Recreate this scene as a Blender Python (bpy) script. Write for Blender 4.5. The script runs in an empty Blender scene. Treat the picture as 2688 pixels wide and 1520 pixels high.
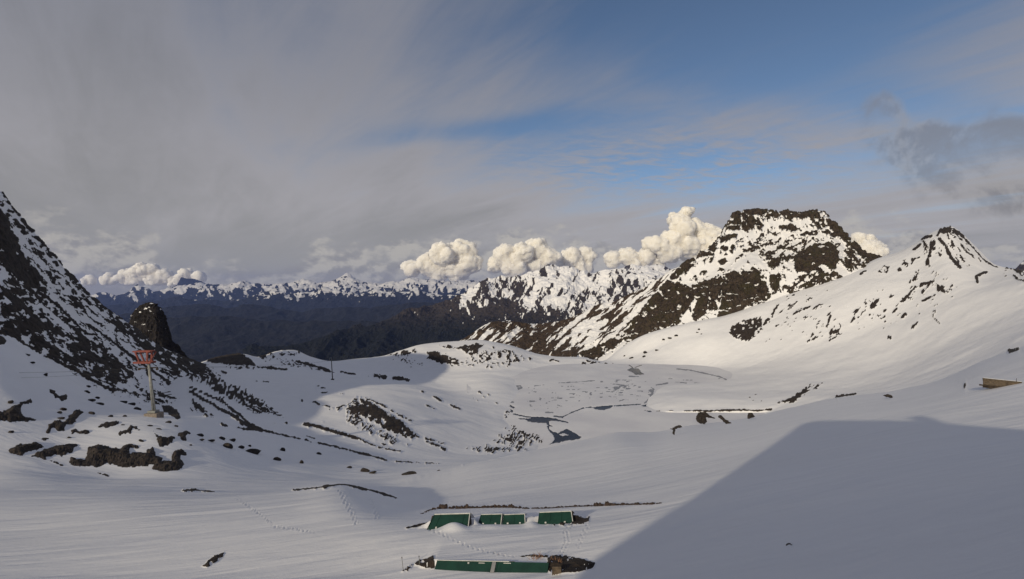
import bpy, math, random
import numpy as np
from mathutils import Vector

# ------------------------------------------------------------------ camera, sky, sun, exposure
F, U0, V0 = 1308.0, 1344.0, 760.0          # focal length and principal point in photograph pixels
SC = bpy.context.scene
COL = SC.collection
cam_d = bpy.data.cameras.new('camera'); cam_d.sensor_width = 36.0
cam_d.lens = 36.0 * F / 2688.0; cam_d.clip_start = 0.5; cam_d.clip_end = 400000.0
cam = bpy.data.objects.new('camera', cam_d); COL.objects.link(cam)
cam.location = (0, 0, 0); cam.rotation_euler = (math.radians(90), 0, 0)
SC.camera = cam
SUN_AZ = math.radians(-148.0)   # measured from the view direction (+Y), negative = to the left
SUN_EL = math.radians(20.0)
SUNV = Vector((math.sin(SUN_AZ) * math.cos(SUN_EL), math.cos(SUN_AZ) * math.cos(SUN_EL), math.sin(SUN_EL)))
sun_d = bpy.data.lights.new('sun', 'SUN'); sun_d.energy = 4.1; sun_d.angle = math.radians(0.9)
sun_d.color = (1.0, 0.87, 0.645)
sun = bpy.data.objects.new('sun', sun_d); COL.objects.link(sun)
sun.rotation_euler = (-SUNV).to_track_quat('-Z', 'Y').to_euler()
SC.view_settings.view_transform = 'Standard'; SC.view_settings.look = 'None'
SC.view_settings.exposure = -0.38; SC.view_settings.gamma = 1.0
SC.view_settings.use_curve_mapping = False
SC.cycles.max_bounces = 6; SC.cycles.diffuse_bounces = 3; SC.cycles.volume_bounces = 0
SC.cycles.transparent_max_bounces = 8
SC.cycles.use_denoising = True

class NT:
    """tiny node-tree helper"""
    def __init__(s, nt): s.t = nt; s.t.nodes.clear()
    def n(s, kind, **kw):
        nd = s.t.nodes.new(kind)
        for k, v in kw.items():
            if k.startswith('i_'): nd.inputs[k[2:].replace('_', ' ')].default_value = v
            else: setattr(nd, k, v)
        return nd
    def l(s, a, b): s.t.links.new(a, b)
    def val(s, sock, x):
        if hasattr(x, 'is_linked') or hasattr(x, 'links'): s.l(x, sock)
        else: sock.default_value = x
    def math(s, op, a, b=0.0, c=0.0, clamp=False):
        nd = s.t.nodes.new('ShaderNodeMath'); nd.operation = op; nd.use_clamp = clamp
        s.val(nd.inputs[0], a); s.val(nd.inputs[1], b)
        if op in ('MULTIPLY_ADD', 'SMOOTH_MIN', 'COMPARE'): s.val(nd.inputs[2], c)
        return nd.outputs[0]
    def smooth(s, x, lo, hi, a=0.0, b=1.0):
        nd = s.t.nodes.new('ShaderNodeMapRange'); nd.interpolation_type = 'SMOOTHSTEP'
        s.val(nd.inputs[0], x); s.val(nd.inputs[1], lo); s.val(nd.inputs[2], hi)
        s.val(nd.inputs[3], a); s.val(nd.inputs[4], b)
        return nd.outputs[0]
    def mix(s, f, a, b, mode='MIX'):
        nd = s.t.nodes.new('ShaderNodeMix'); nd.data_type = 'RGBA'; nd.blend_type = mode
        s.val(nd.inputs[0], f); s.val(nd.inputs[6], a); s.val(nd.inputs[7], b)
        return nd.outputs[2]
    def noise(s, vec, scale, detail=4.0, rough=0.55, dist=0.0, w=None):
        nd = s.t.nodes.new('ShaderNodeTexNoise')
        nd.inputs['Scale'].default_value = scale; nd.inputs['Detail'].default_value = detail
        nd.inputs['Roughness'].default_value = rough; nd.inputs['Distortion'].default_value = dist
        if vec is not None: s.l(vec, nd.inputs['Vector'])
        return nd.outputs[0]
    def mapping(s, vec, loc=(0, 0, 0), rot=(0, 0, 0), sca=(1, 1, 1)):
        nd = s.t.nodes.new('ShaderNodeMapping')
        nd.inputs['Location'].default_value = loc; nd.inputs['Rotation'].default_value = rot
        nd.inputs['Scale'].default_value = sca; s.l(vec, nd.inputs['Vector'])
        return nd.outputs[0]
def rgba(c): return (c[0], c[1], c[2], 1.0)

def build_world():
    w = bpy.data.worlds.new('World'); SC.world = w; w.use_nodes = True
    N = NT(w.node_tree)
    sky = N.n('ShaderNodeTexSky', sky_type='NISHITA', sun_disc=False)
    sky.sun_elevation = SUN_EL; sky.sun_rotation = SUN_AZ % (2 * math.pi)
    sky.altitude = 2200.0; sky.air_density = 1.0; sky.dust_density = 0.6; sky.ozone_density = 1.6
    tc = N.n('ShaderNodeTexCoord')
    sep = N.n('ShaderNodeSeparateXYZ'); N.l(tc.outputs['Generated'], sep.inputs[0])
    x, y, z = sep.outputs
    zc = N.math('ADD', N.math('MAXIMUM', z, 0.0), 0.09)      # flattened dome of the cloud layer
    px = N.math('DIVIDE', x, zc); py = N.math('DIVIDE', y, zc)
    cmb = N.n('ShaderNodeCombineXYZ'); N.l(px, cmb.inputs[0]); N.l(py, cmb.inputs[1])
    p = cmb.outputs[0]
    def spot(cx, cy, rx, ry, rot=0.0):
        """soft oval in the cloud layer"""
        c, sn = math.cos(rot), math.sin(rot)
        dx = N.math('SUBTRACT', px, cx); dy = N.math('SUBTRACT', py, cy)
        a = N.math('DIVIDE', N.math('ADD', N.math('MULTIPLY', dx, c), N.math('MULTIPLY', dy, sn)), rx)
        b = N.math('DIVIDE', N.math('SUBTRACT', N.math('MULTIPLY', dy, c), N.math('MULTIPLY', dx, sn)), ry)
        return N.math('EXPONENT', N.math('MULTIPLY', N.math('ADD', N.math('MULTIPLY', a, a), N.math('MULTIPLY', b, b)), -1.0))
    def drawn(az, loc, sca):
        """layer coordinates stretched along the bearing az"""
        return N.mapping(N.mapping(p, rot=(0, 0, -math.radians(90.0 - az))), loc, (0, 0, 0), sca)
    # broad veil of high cloud, drawn out in streaks
    pr = drawn(-30.0, (0.3, 1.7, 0), (0.30, 1.05, 1))
    n1 = N.noise(pr, 1.0, 7.0, 0.55, 0.6)
    pr2 = drawn(-48.0, (4.1, 2.2, 0), (0.16, 0.55, 1))
    n2 = N.noise(pr2, 1.0, 3.0, 0.5, 0.4)
    # fine ripples of altocumulus
    pr3 = N.mapping(p, (0, 0, 0), (0, 0, math.radians(14)), (6.5, 12.0, 1))
    n3 = N.noise(pr3, 1.0, 4.0, 0.6, 0.7)
    lean = N.smooth(px, -1.9, 0.9, 0.40, 0.15)                # the veil thickens towards the west (left)
    low = N.smooth(z, 0.02, 0.24, 0.26, 0.0)                  # seen edge-on near the horizon it closes up
    f = N.math('ADD', N.math('MULTIPLY', n1, 0.85), N.math('MULTIPLY', n2, 0.45))
    f = N.math('ADD', N.math('ADD', f, lean), low)
    gap = spot(0.95, 2.95, 0.80, 0.50)
    gaps = N.math('ADD', N.math('MULTIPLY', gap, 0.20), N.math('MULTIPLY', spot(-0.15, 2.40, 0.55, 0.13, math.radians(-14)), 0.26))
    gaps = N.math('ADD', gaps, N.math('MULTIPLY', spot(0.60, 1.45, 0.95, 0.50), 0.30))
    gaps = N.math('ADD', gaps, N.math('MULTIPLY', spot(1.65, 2.05, 0.8, 0.22, 0.2), 0.24))
    f = N.math('SUBTRACT', f, gaps)
    pr4 = drawn(-38.0, (2.0, 5.0, 0), (0.75, 4.2, 1)); n4 = N.noise(pr4, 1.0, 6.0, 0.6, 0.9)
    f = N.math('ADD', f, N.math('MULTIPLY', N.math('SUBTRACT', n4, 0.5), 0.30))
    fine = N.math('MULTIPLY', N.math('SUBTRACT', n3, 0.5), N.math('ADD', 0.04, N.math('MULTIPLY', gap, 1.15)))
    f = N.math('ADD', f, fine)
    cover = N.smooth(f, 0.48, 0.96, 0.0, 0.97)
    thick = N.smooth(f, 0.85, 1.35, 0.0, 1.0)
    lo_hi = N.smooth(z, 0.02, 0.5)
    ccol = N.mix(lo_hi, rgba((0.68, 0.65, 0.66)), rgba((0.40, 0.41, 0.475)))
    ccol = N.mix(thick, ccol, N.mix(lo_hi, rgba((0.52, 0.505, 0.505)), rgba((0.20, 0.212, 0.228))))
    # torn scraps of low cloud at the right, darker than the veil behind them
    gen = tc.outputs['Generated']
    def puff(cu, cv, r):
        d = Vector(((cu - U0) / F, 1.0, (V0 - cv) / F)).normalized()
        nd = N.n('ShaderNodeVectorMath', operation='DISTANCE'); N.l(gen, nd.inputs[0]); nd.inputs[1].default_value = d
        q = N.math('DIVIDE', nd.outputs['Value'], r); return N.math('EXPONENT', N.math('MULTIPLY', N.math('MULTIPLY', q, q), -1.0))
    ns = N.noise(gen, 10.0, 6.0, 0.6, 0.25)
    sc = puff(2310, 278, 0.032)
    for a in ((2330, 362, 0.048), (2410, 395, 0.045), (2560, 425, 0.05), (2620, 440, 0.065), (2690, 450, 0.07)): sc = N.math('ADD', sc, puff(*a))
    sm = N.smooth(N.math('ADD', N.math('MULTIPLY', N.math('MINIMUM', sc, 1.1), 0.58), N.math('MULTIPLY', N.math('SUBTRACT', ns, 0.5), 1.3)), 0.22, 0.80, 0.0, 0.74)
    up = N.mapping(gen, (0.006, 0.006, -0.016)); rim = N.noise(up, 10.0, 6.0, 0.6, 0.25)
    ccol = N.mix(sm, ccol, N.mix(N.smooth(N.math('SUBTRACT', rim, ns), -0.06, 0.06), rgba((0.31, 0.295, 0.30)), rgba((0.55, 0.515, 0.485))))
    cover = N.math('MAXIMUM', cover, sm)
    # soft distant cumulus all along the horizon
    nb = N.noise(N.mapping(gen, (3.1, 0.4, 0.0), sca=(1, 1, 1.7)), 13.0, 7.0, 0.6, 0.15)
    nt = N.noise(N.mapping(gen, (1.3, 2.4, 0.0), sca=(1, 1, 0.2)), 6.0, 3.0, 0.55)
    top = N.smooth(nt, 0.32, 0.62, 0.020, 0.095)
    dens = N.math('ADD', N.math('MULTIPLY', N.math('SUBTRACT', top, z), 11.0), N.math('MULTIPLY', N.math('SUBTRACT', nb, 0.5), 2.6))
    cm = N.smooth(dens, -0.28, 0.22, 0.0, 0.82)
    nb2 = N.noise(N.mapping(gen, (3.1 + 0.006, 0.4 + 0.004, -0.014), sca=(1, 1, 1.7)), 13.0, 7.0, 0.6, 0.15)
    ccol = N.mix(cm, ccol, N.mix(N.smooth(N.math('ADD', N.math('SUBTRACT', nb, nb2), N.math('MULTIPLY', z, 0.9)), -0.05, 0.13), rgba((0.47, 0.45, 0.46)), rgba((0.80, 0.75, 0.68))))
    cover = N.math('MAXIMUM', cover, cm)
    b_sky = N.n('ShaderNodeBackground'); N.l(sky.outputs[0], b_sky.inputs[0]); b_sky.inputs[1].default_value = 0.105
    b_cl = N.n('ShaderNodeBackground'); N.l(ccol, b_cl.inputs[0]); b_cl.inputs[1].default_value = 0.79
    mx = N.n('ShaderNodeMixShader'); N.l(cover, mx.inputs[0]); N.l(b_sky.outputs[0], mx.inputs[1]); N.l(b_cl.outputs[0], mx.inputs[2])
    out = N.n('ShaderNodeOutputWorld'); N.l(mx.outputs[0], out.inputs[0])
build_world()

# ------------------------------------------------------------------ numeric helpers
def _h(ix, iy, iz, seed):
    with np.errstate(over='ignore'):
        h = (ix.astype(np.uint32) * np.uint32(374761393) + iy.astype(np.uint32) * np.uint32(668265263)
             + iz.astype(np.uint32) * np.uint32(2147483647 - 12345) + np.uint32(seed * 1013904223 & 0xffffffff))
        h = (h ^ (h >> np.uint32(13))) * np.uint32(1274126177)
        h = (h ^ (h >> np.uint32(16))) * np.uint32(2246822519)
        h = h ^ (h >> np.uint32(15))
    return h.astype(np.float32) * np.float32(2.0 / 4294967295.0) - np.float32(1.0)
def vnoise(x, y, z=None, seed=0):
    """smooth value noise, about -1..1"""
    x = np.asarray(x, np.float64); y = np.asarray(y, np.float64)
    xi = np.floor(x); yi = np.floor(y); fx = (x - xi).astype(np.float32); fy = (y - yi).astype(np.float32)
    fx = fx * fx * fx * (fx * (fx * 6 - 15) + 10); fy = fy * fy * fy * (fy * (fy * 6 - 15) + 10)
    xi = xi.astype(np.int64); yi = yi.astype(np.int64)
    def plane(zi):
        a = _h(xi, yi, zi, seed); b = _h(xi + 1, yi, zi, seed); c = _h(xi, yi + 1, zi, seed); d = _h(xi + 1, yi + 1, zi, seed)
        t = a + (b - a) * fx; u = c + (d - c) * fx
        return t + (u - t) * fy
    if z is None: return plane(np.zeros_like(xi))
    z = np.asarray(z, np.float64); zi = np.floor(z); fz = (z - zi).astype(np.float32)
    fz = fz * fz * fz * (fz * (fz * 6 - 15) + 10); zi = zi.astype(np.int64)
    a = plane(zi); b = plane(zi + 1)
    return a + (b - a) * fz
def fbm(x, y, z=None, octv=4, seed=0, gain=0.5, lac=2.03, ridged=False):
    s = 0.0; a = 1.0; tot = 0.0
    for k in range(octv):
        n = vnoise(x, y, z, seed + 17 * k)
        if ridged: n = 1.0 - 2.0 * np.abs(n)
        s = s + a * n; tot += a; a *= gain
        x = x * lac + 3.7; y = y * lac - 1.3
        if z is not None: z = z * lac + 5.1
    return s / tot
def sstep(x, lo, hi):
    t = np.clip((x - lo) / (hi - lo), 0, 1); return t * t * (3 - 2 * t)
def pchip_slopes(X, Yv):
    """Fritsch-Carlson slopes along the last axis; X, Yv are (n, K)"""
    h = np.diff(X, axis=-1); d = np.diff(Yv, axis=-1) / h
    m = np.zeros_like(Yv)
    h0, h1, d0, d1 = h[..., :-1], h[..., 1:], d[..., :-1], d[..., 1:]
    w1 = 2 * h1 + h0; w2 = h1 + 2 * h0
    with np.errstate(divide='ignore', invalid='ignore'):
        mm = (w1 + w2) / (w1 / d0 + w2 / d1)
    m[..., 1:-1] = np.where(d0 * d1 > 0, mm, 0.0)
    m[..., 0] = d[..., 0]; m[..., -1] = d[..., -1]
    return m
def hermite(x, x0, x1, y0, y1, m0, m1):
    h = x1 - x0; t = (x - x0) / h; t2 = t * t; t3 = t2 * t
    return (2 * t3 - 3 * t2 + 1) * y0 + (t3 - 2 * t2 + t) * h * m0 + (-2 * t3 + 3 * t2) * y1 + (t3 - t2) * h * m1
def pchip1(xs, ys, x):
    xs = np.asarray(xs, float); ys = np.asarray(ys, float)
    m = pchip_slopes(xs[None], ys[None])[0]
    i = np.clip(np.searchsorted(xs, x, side='right') - 1, 0, len(xs) - 2)
    x = np.clip(x, xs[0], xs[-1])
    return hermite(x, xs[i], xs[i + 1], ys[i], ys[i + 1], m[i], m[i + 1])

class Loft:
    """a landform given by contour lines of (u, v, Y): a bearing, a sight angle and a distance each.
    Along every bearing the profile is a monotone spline, so the form is an ordinary height field."""
    def __init__(s, lines, blur=None, straight=False, slope_blur=0):
        """blur = smoothing along each line in sight units; straight = join the points by straight lines"""
        a = min(L[0][0] for L in lines); b = max(L[-1][0] for L in lines)
        s.ug = np.arange(a, b + 2.0, 2.0); s.V = []; s.Y = []
        for k, L in enumerate(lines):
            L = np.array(L, float)
            if straight:
                v = np.interp(s.ug, L[:, 0], L[:, 1]); y = np.interp(s.ug, L[:, 0], L[:, 2])
            else:
                v = pchip1(L[:, 0], L[:, 1], s.ug); y = pchip1(L[:, 0], L[:, 2], s.ug)
            sg = (blur[k] if blur else 0) / 2.0
            if sg > 0:
                n = int(sg * 3) + 1; kx = np.arange(-n, n + 1); kr = np.exp(-0.5 * (kx / sg) ** 2); kr /= kr.sum()
                w = 1.0 / y; z = v
                pad = lambda A: np.concatenate([2 * A[0] - A[n:0:-1], A, 2 * A[-1] - A[-2:-n - 2:-1]])
                v = np.convolve(pad(z), kr, 'valid'); y = 1.0 / np.convolve(pad(w), kr, 'valid')
            s.V.append(v); s.Y.append(y)
        VV = np.stack(s.V, -1); YY = np.stack(s.Y, -1)
        for k in range(1, YY.shape[-1]): YY[..., k] = np.maximum(YY[..., k], YY[..., k - 1] * 1.01 + 0.1)
        M = pchip_slopes(-1.0 / YY, VV)
        if slope_blur:
            sg = slope_blur / 2.0; n = int(sg * 3) + 1; kr = np.exp(-0.5 * (np.arange(-n, n + 1) / sg) ** 2); kr /= kr.sum()
            M = np.stack([np.convolve(np.pad(M[:, k], n, mode='edge'), kr, 'valid') for k in range(M.shape[1])], -1)
        s.M = M
    def slopes(s, u): return np.stack([np.interp(u, s.ug, s.M[:, k]) for k in range(s.M.shape[1])], -1)
    def knots(s, u):
        u = np.asarray(u, float)
        V = np.stack([np.interp(u, s.ug, v) for v in s.V], -1); Yd = np.stack([np.interp(u, s.ug, y) for y in s.Y], -1)
        for k in range(1, Yd.shape[-1]): Yd[..., k] = np.maximum(Yd[..., k], Yd[..., k - 1] * 1.01 + 0.1)
        return V, Yd
    def at(s, u, Y):
        """ground height at bearing u and distance Y"""
        V, Yd = s.knots(u); W = -1.0 / Yd; m = s.slopes(np.asarray(u, float))
        w = -1.0 / np.asarray(Y, float)
        i = np.clip((W <= w[..., None]).sum(-1) - 1, 0, W.shape[-1] - 2)[..., None]
        g = lambda A, k: np.take_along_axis(A, i + k, -1)[..., 0]
        v = hermite(w, g(W, 0), g(W, 1), g(V, 0), g(V, 1), g(m, 0), g(m, 1))
        return (V0 - v) / F * Y
    def grid(s, u, rows):
        """rows[k] samples between line k and k+1 -> X, Y, Z, U arrays (nrow, ncol)"""
        V, Yd = s.knots(u); W = -1.0 / Yd; m = s.slopes(np.asarray(u, float))
        OV = []; OY = []
        K = V.shape[-1]
        for k in range(K - 1):
            n = rows[k]
            ts = np.linspace(0, 1, n, endpoint=(k == K - 2))
            for t in ts:
                w = W[:, k] + (W[:, k + 1] - W[:, k]) * t
                OV.append(hermite(w, W[:, k], W[:, k + 1], V[:, k], V[:, k + 1], m[:, k], m[:, k + 1])); OY.append(-1.0 / w)
        OV = np.array(OV); OY = np.array(OY)
        X = (u[None] - U0) / F * OY; Z = (V0 - OV) / F * OY
        return X, OY, Z, np.broadcast_to(u[None], OY.shape), OV

def normals(X, Y, Z):
    du = np.stack([np.gradient(A, axis=1) for A in (X, Y, Z)], -1); dv = np.stack([np.gradient(A, axis=0) for A in (X, Y, Z)], -1)
    n = np.cross(du, dv); n /= np.linalg.norm(n, axis=-1, keepdims=True) + 1e-12
    n[n[..., 2] < 0] *= -1
    return n
def seg_dist(u, v, pts):
    d = np.full(u.shape, 1e9)
    for (ax, ay), (bx, by) in zip(pts[:-1], pts[1:]):
        L2 = (bx - ax) ** 2 + (by - ay) ** 2 + 1e-9
        t = np.clip(((u - ax) * (bx - ax) + (v - ay) * (by - ay)) / L2, 0, 1)
        d = np.minimum(d, np.hypot(u - ax - t * (bx - ax), v - ay - t * (by - ay)))
    return d
def poly_sdf(u, v, pts):
    """positive inside"""
    P = list(pts) + [pts[0]]; d = seg_dist(u, v, P); ins = np.zeros(u.shape, bool)
    for (ax, ay), (bx, by) in zip(P[:-1], P[1:]):
        if ay == by: continue
        c = ((ay > v) != (by > v)) & (u < (bx - ax) * (v - ay) / (by - ay) + ax); ins ^= c
    return np.where(ins, d, -d)

class Mask:
    """where bare rock shows on a landform; every patch is laid on the surface once and stays there"""
    def __init__(s, u, v): s.u = u; s.v = v; s.m = np.zeros(u.shape, np.float32)
    def _box(s, pts, pad):
        P = np.array(pts); a = P.min(0) - pad; b = P.max(0) + pad
        return (s.u >= a[0]) & (s.u <= b[0]) & (s.v >= a[1]) & (s.v <= b[1])
    def put(s, k, val): s.m[k] = np.maximum(s.m[k], val.astype(np.float32))
    def patch(s, pts, rag=6.0, scale=9.0, dens=None, ang=0.0, stretch=1.0, edge=2.0, seed=1, ripple=None, gain=1.0):
        """pts outline; rag = how ragged the rim is; dens (0..1) = share of rock inside, None = solid"""
        k = s._box(pts, rag * 2 + 4)
        if not k.any(): return
        u, v = s.u[k], s.v[k]
        d = poly_sdf(u, v, pts) + rag * (0.75 * fbm(u / scale, v / scale, octv=3, seed=seed) + 0.6 * fbm(u / 4.2, v / 3.4, octv=2, seed=seed + 4))
        m = sstep(d, -edge, edge)
        if dens is not None:
            c, t = math.cos(ang), math.sin(ang); a = (u * c + v * t) / stretch; b = -u * t + v * c
            if ripple:
                wv = fbm(u / 17, v / 17, octv=3, seed=seed + 5)
                n = np.sin(b / ripple * 2 * math.pi + wv * 7.0) * 0.42 + 0.95 * fbm(a / scale, b / scale, octv=3, seed=seed + 9)
            else:
                n = fbm(a / scale, b / scale, octv=4, seed=seed + 9, gain=0.6) * 1.7
            th = 1.0 - 2.0 * dens - 0.35 * sstep(d, 0, 25) + 0.18
            m = m * sstep(n, th - 0.12, th + 0.12)
        s.put(k, m * gain)
    def stroke(s, pts, width=4.0, rag=3.0, scale=9.0, edge=1.4, seed=1, dens=None, gain=1.0):
        k = s._box(pts, width + rag * 2 + 4)
        if not k.any(): return
        u, v = s.u[k], s.v[k]
        d = width * 0.5 - seg_dist(u, v, pts) + rag * (0.75 * fbm(u / scale, v / scale, octv=3, seed=seed) + 0.7 * fbm(u / 4.5, v / 3.2, octv=2, seed=seed + 4))
        m = sstep(d, -edge, edge)
        if dens is not None:
            m = m * sstep(fbm(u / (scale * 2.5), v / (scale * 1.2), octv=2, seed=seed + 3), 0.6 - 1.2 * dens, 0.9 - 1.2 * dens)
        s.put(k, m * gain)

def mesh_grid(name, X, Y, Z, mat, attrs=None, smooth=True):
    nr, nc = X.shape
    co = np.stack([X, Y, Z], -1).reshape(-1, 3).astype(np.float32)
    me = bpy.data.meshes.new(name)
    idx = np.arange(nr * nc).reshape(nr, nc)
    q = np.stack([idx[:-1, :-1], idx[:-1, 1:], idx[1:, 1:], idx[1:, :-1]], -1).reshape(-1)
    nq = (nr - 1) * (nc - 1)
    me.vertices.add(nr * nc); me.vertices.foreach_set('co', co.ravel())
    me.loops.add(nq * 4); me.loops.foreach_set('vertex_index', q.astype(np.int32))
    me.polygons.add(nq); me.polygons.foreach_set('loop_start', np.arange(0, nq * 4, 4, dtype=np.int32))
    me.polygons.foreach_set('use_smooth', np.full(nq, smooth))
    me.update(calc_edges=True)
    for k, a in (attrs or {}).items():
        at = me.attributes.new(k, 'FLOAT', 'POINT'); at.data.foreach_set('value', a.reshape(-1).astype(np.float32))
    me.materials.append(mat)
    o = bpy.data.objects.new(name, me); COL.objects.link(o)
    return o
def structure(o): o['kind'] = 'structure'; return o

# ------------------------------------------------------------------ materials of the ground
def mat_snow_rock(name, fine=1.0, rock_a=(0.030, 0.025, 0.022), rock_b=(0.105, 0.085, 0.066), snow=(0.80, 0.80, 0.82),
                  bump=0.3, veg=None, wind=True, edge=0.10, forest=None):
    """fine = size in metres of the smallest raggedness of the snow edge"""
    m = bpy.data.materials.new(name); m.use_nodes = True; N = NT(m.node_tree)
    g = N.n('ShaderNodeNewGeometry'); p = g.outputs['Position']
    at = N.n('ShaderNodeAttribute', attribute_name='rock'); r = at.outputs['Fac']
    nf = N.noise(p, 1.0 / fine, 5.0, 0.62)
    r2 = N.math('ADD', r, N.math('MULTIPLY', N.math('SUBTRACT', nf, 0.5), 0.8))
    rm = N.smooth(r2, 0.5 - edge, 0.5 + edge)
    nr = N.noise(p, 0.45 / fine, 6.0, 0.65)
    pv = N.mapping(p, sca=(1, 1, 0.25))
    nv = N.noise(pv, 0.9 / fine, 5.0, 0.7, 0.4)
    rc = N.mix(N.smooth(nr, 0.32, 0.7), rgba(rock_a), rgba(rock_b))
    rc = N.mix(N.smooth(nv, 0.5, 0.75, 0.0, 0.6), rc, rgba([c * 0.55 for c in rock_a]))
    if veg:
        rc = N.mix(N.smooth(N.noise(p, 0.12 / fine, 4.0), 0.48, 0.66, 0.0, 0.8), rc, rgba(veg))
    if forest:
        sz = N.n('ShaderNodeSeparateXYZ'); N.l(p, sz.inputs[0])
        hz_ = N.math('ADD', sz.outputs[2], N.math('MULTIPLY', N.math('SUBTRACT', nr, 0.5), 260.0))
        rc = N.mix(N.smooth(hz_, forest[0], forest[1], 1.0, 0.0), rc, N.mix(N.smooth(nv, 0.4, 0.65), rgba((0.004, 0.006, 0.007)), rgba((0.012, 0.014, 0.014))))
    ns = N.noise(p, 0.08 / fine, 4.0, 0.6)
    sc = N.mix(N.smooth(ns, 0.3, 0.7), rgba([c * 0.965 for c in snow]), rgba(snow))
    col = N.mix(rm, sc, rc)
    b = N.n('ShaderNodeBsdfPrincipled'); N.l(col, b.inputs['Base Color'])
    N.l(N.smooth(rm, 0, 1, 0.62, 0.92), b.inputs['Roughness']); b.inputs['Specular IOR Level'].default_value = 0.25
    # relief: rough rock, snow with faint wind ripples
    hgt = N.math('MULTIPLY', nv, N.smooth(rm, 0, 1, 0.06, 1.0))
    hgt = N.math('ADD', hgt, N.math('MULTIPLY', rm, 0.5))
    if wind:
        pw = N.mapping(p, rot=(0, 0, math.radians(35)), sca=(0.18, 1.0, 1.0))
        nw = N.noise(pw, 0.42 / fine, 5.0, 0.55, 0.3)
        nw2 = N.noise(N.mapping(p, rot=(0, 0, math.radians(28)), sca=(0.22, 1.0, 1.0)), 0.09 / fine, 4.0, 0.55, 0.4)
        hgt = N.math('ADD', hgt, N.math('ADD', N.math('MULTIPLY', nw, 0.42), N.math('MULTIPLY', nw2, 1.3)))
    bp = N.n('ShaderNodeBump'); bp.inputs['Strength'].default_value = bump; bp.inputs['Distance'].default_value = fine
    N.l(hgt, bp.inputs['Height']); N.l(bp.outputs[0], b.inputs['Normal'])
    o = N.n('ShaderNodeOutputMaterial'); N.l(b.outputs[0], o.inputs[0])
    return m
M_NEAR = mat_snow_rock('snow_and_rock_near', fine=0.9, rock_a=(0.018, 0.014, 0.013), rock_b=(0.060, 0.046, 0.036), bump=0.42)
M_LEFT = mat_snow_rock('snow_and_rock_left', fine=1.2, rock_a=(0.018, 0.015, 0.014), rock_b=(0.055, 0.043, 0.034), bump=0.4)
M_TOWER = mat_snow_rock('shade_toned_tower_rock', fine=1.6, rock_a=(0.009, 0.008, 0.009), rock_b=(0.030, 0.025, 0.024), bump=0.6, wind=False)  # rock colour darkened to stand for the shade on the tower
M_PEAK = mat_snow_rock('snow_and_rock_peak', fine=2.4, rock_a=(0.022, 0.017, 0.014), rock_b=(0.078, 0.058, 0.042), bump=0.9, veg=(0.046, 0.039, 0.021), wind=False)
M_SPUR = mat_snow_rock('snow_and_rock_spur', fine=3.0, rock_a=(0.030, 0.021, 0.016), rock_b=(0.085, 0.060, 0.042), bump=0.7, wind=False)
M_MID = mat_snow_rock('snow_and_rock_mid', fine=14.0, rock_a=(0.026, 0.022, 0.022), rock_b=(0.070, 0.056, 0.048), bump=0.8, wind=False, forest=(-520.0, -180.0))
M_FAR = mat_snow_rock('snow_and_forest_far', fine=60.0, rock_a=(0.007, 0.009, 0.012), rock_b=(0.018, 0.020, 0.024), snow=(0.62, 0.62, 0.63), bump=0.8, wind=False)
def mat_plain(name, a, b, scale=1.0, rough=0.9, bump=0.3, dist=0.1, detail=5.0, metallic=0.0, spec=0.3):
    m = bpy.data.materials.new(name); m.use_nodes = True; N = NT(m.node_tree)
    tc = N.n('ShaderNodeNewGeometry'); n = N.noise(tc.outputs['Position'], scale, detail, 0.62)
    c = N.mix(N.smooth(n, 0.3, 0.7), rgba(a), rgba(b))
    p = N.n('ShaderNodeBsdfPrincipled'); N.l(c, p.inputs['Base Color']); p.inputs['Roughness'].default_value = rough
    p.inputs['Metallic'].default_value = metallic; p.inputs['Specular IOR Level'].default_value = spec
    bp = N.n('ShaderNodeBump'); bp.inputs['Strength'].default_value = bump; bp.inputs['Distance'].default_value = dist
    N.l(n, bp.inputs['Height']); N.l(bp.outputs[0], p.inputs['Normal'])
    o = N.n('ShaderNodeOutputMaterial'); N.l(p.outputs[0], o.inputs[0])
    return m

# ------------------------------------------------------------------ near ground: slope, bowl, lake basin, far hill, right mountain
def hid(Y, z): return V0 - z / Y * F      # sight angle of a point at distance Y and height z
LAKE = -106.0
def hz(u, Y, z): return (u, hid(Y, z), Y)
G = []
G.append([(u, hid(2, -6), 2) for u in (-500, 1344, 3200)])
G.append([(-500, 1530, 32), (0, 1530, 30), (700, 1530, 25), (1344, 1530, 21), (2000, 1530, 16.5), (2688, 1530, 13), (3200, 1530, 11)])
G.append([(-500, 1420, 46), (0, 1415, 44), (500, 1410, 38), (700, 1400, 36), (1100, 1390, 31), (1500, 1375, 29.5), (2000, 1340, 24), (2400, 1300, 21), (2688, 1270, 19.5), (3200, 1220, 18)])
G.append([(-500, 1290, 90), (0, 1288, 86), (300, 1291, 80), (560, 1297, 75), (770, 1291, 72), (900, 1277, 71), (1000, 1300, 68), (1060, 1315, 64), (1150, 1318, 60), (1300, 1305, 57), (1500, 1285, 54), (1800, 1235, 51), (2100, 1170, 48), (2400, 1110, 46), (2688, 1060, 45), (3200, 970, 44)])
G.append([(-500, 1288, 97), (0, 1286, 92), (300, 1289, 86), (560, 1295, 82), (770, 1289, 80), (900, 1276, 82), (1000, 1282, 92), (1100, 1252, 130), (1250, 1212, 190), (1350, 1192, 220), (1450, 1172, 250), (1550, 1150, 262), (1640, 1133, 265), (1700, 1136, 265), (1800, 1120, 265), (1900, 1108, 265), (1960, 1100, 265), (2080, 1070, 262), (2200, 1045, 260), (2330, 1030, 250), (2420, 1012, 245), (2500, 985, 235), (2560, 957, 225), (2640, 925, 215), (2688, 908, 210), (3200, 720, 190)])
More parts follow.
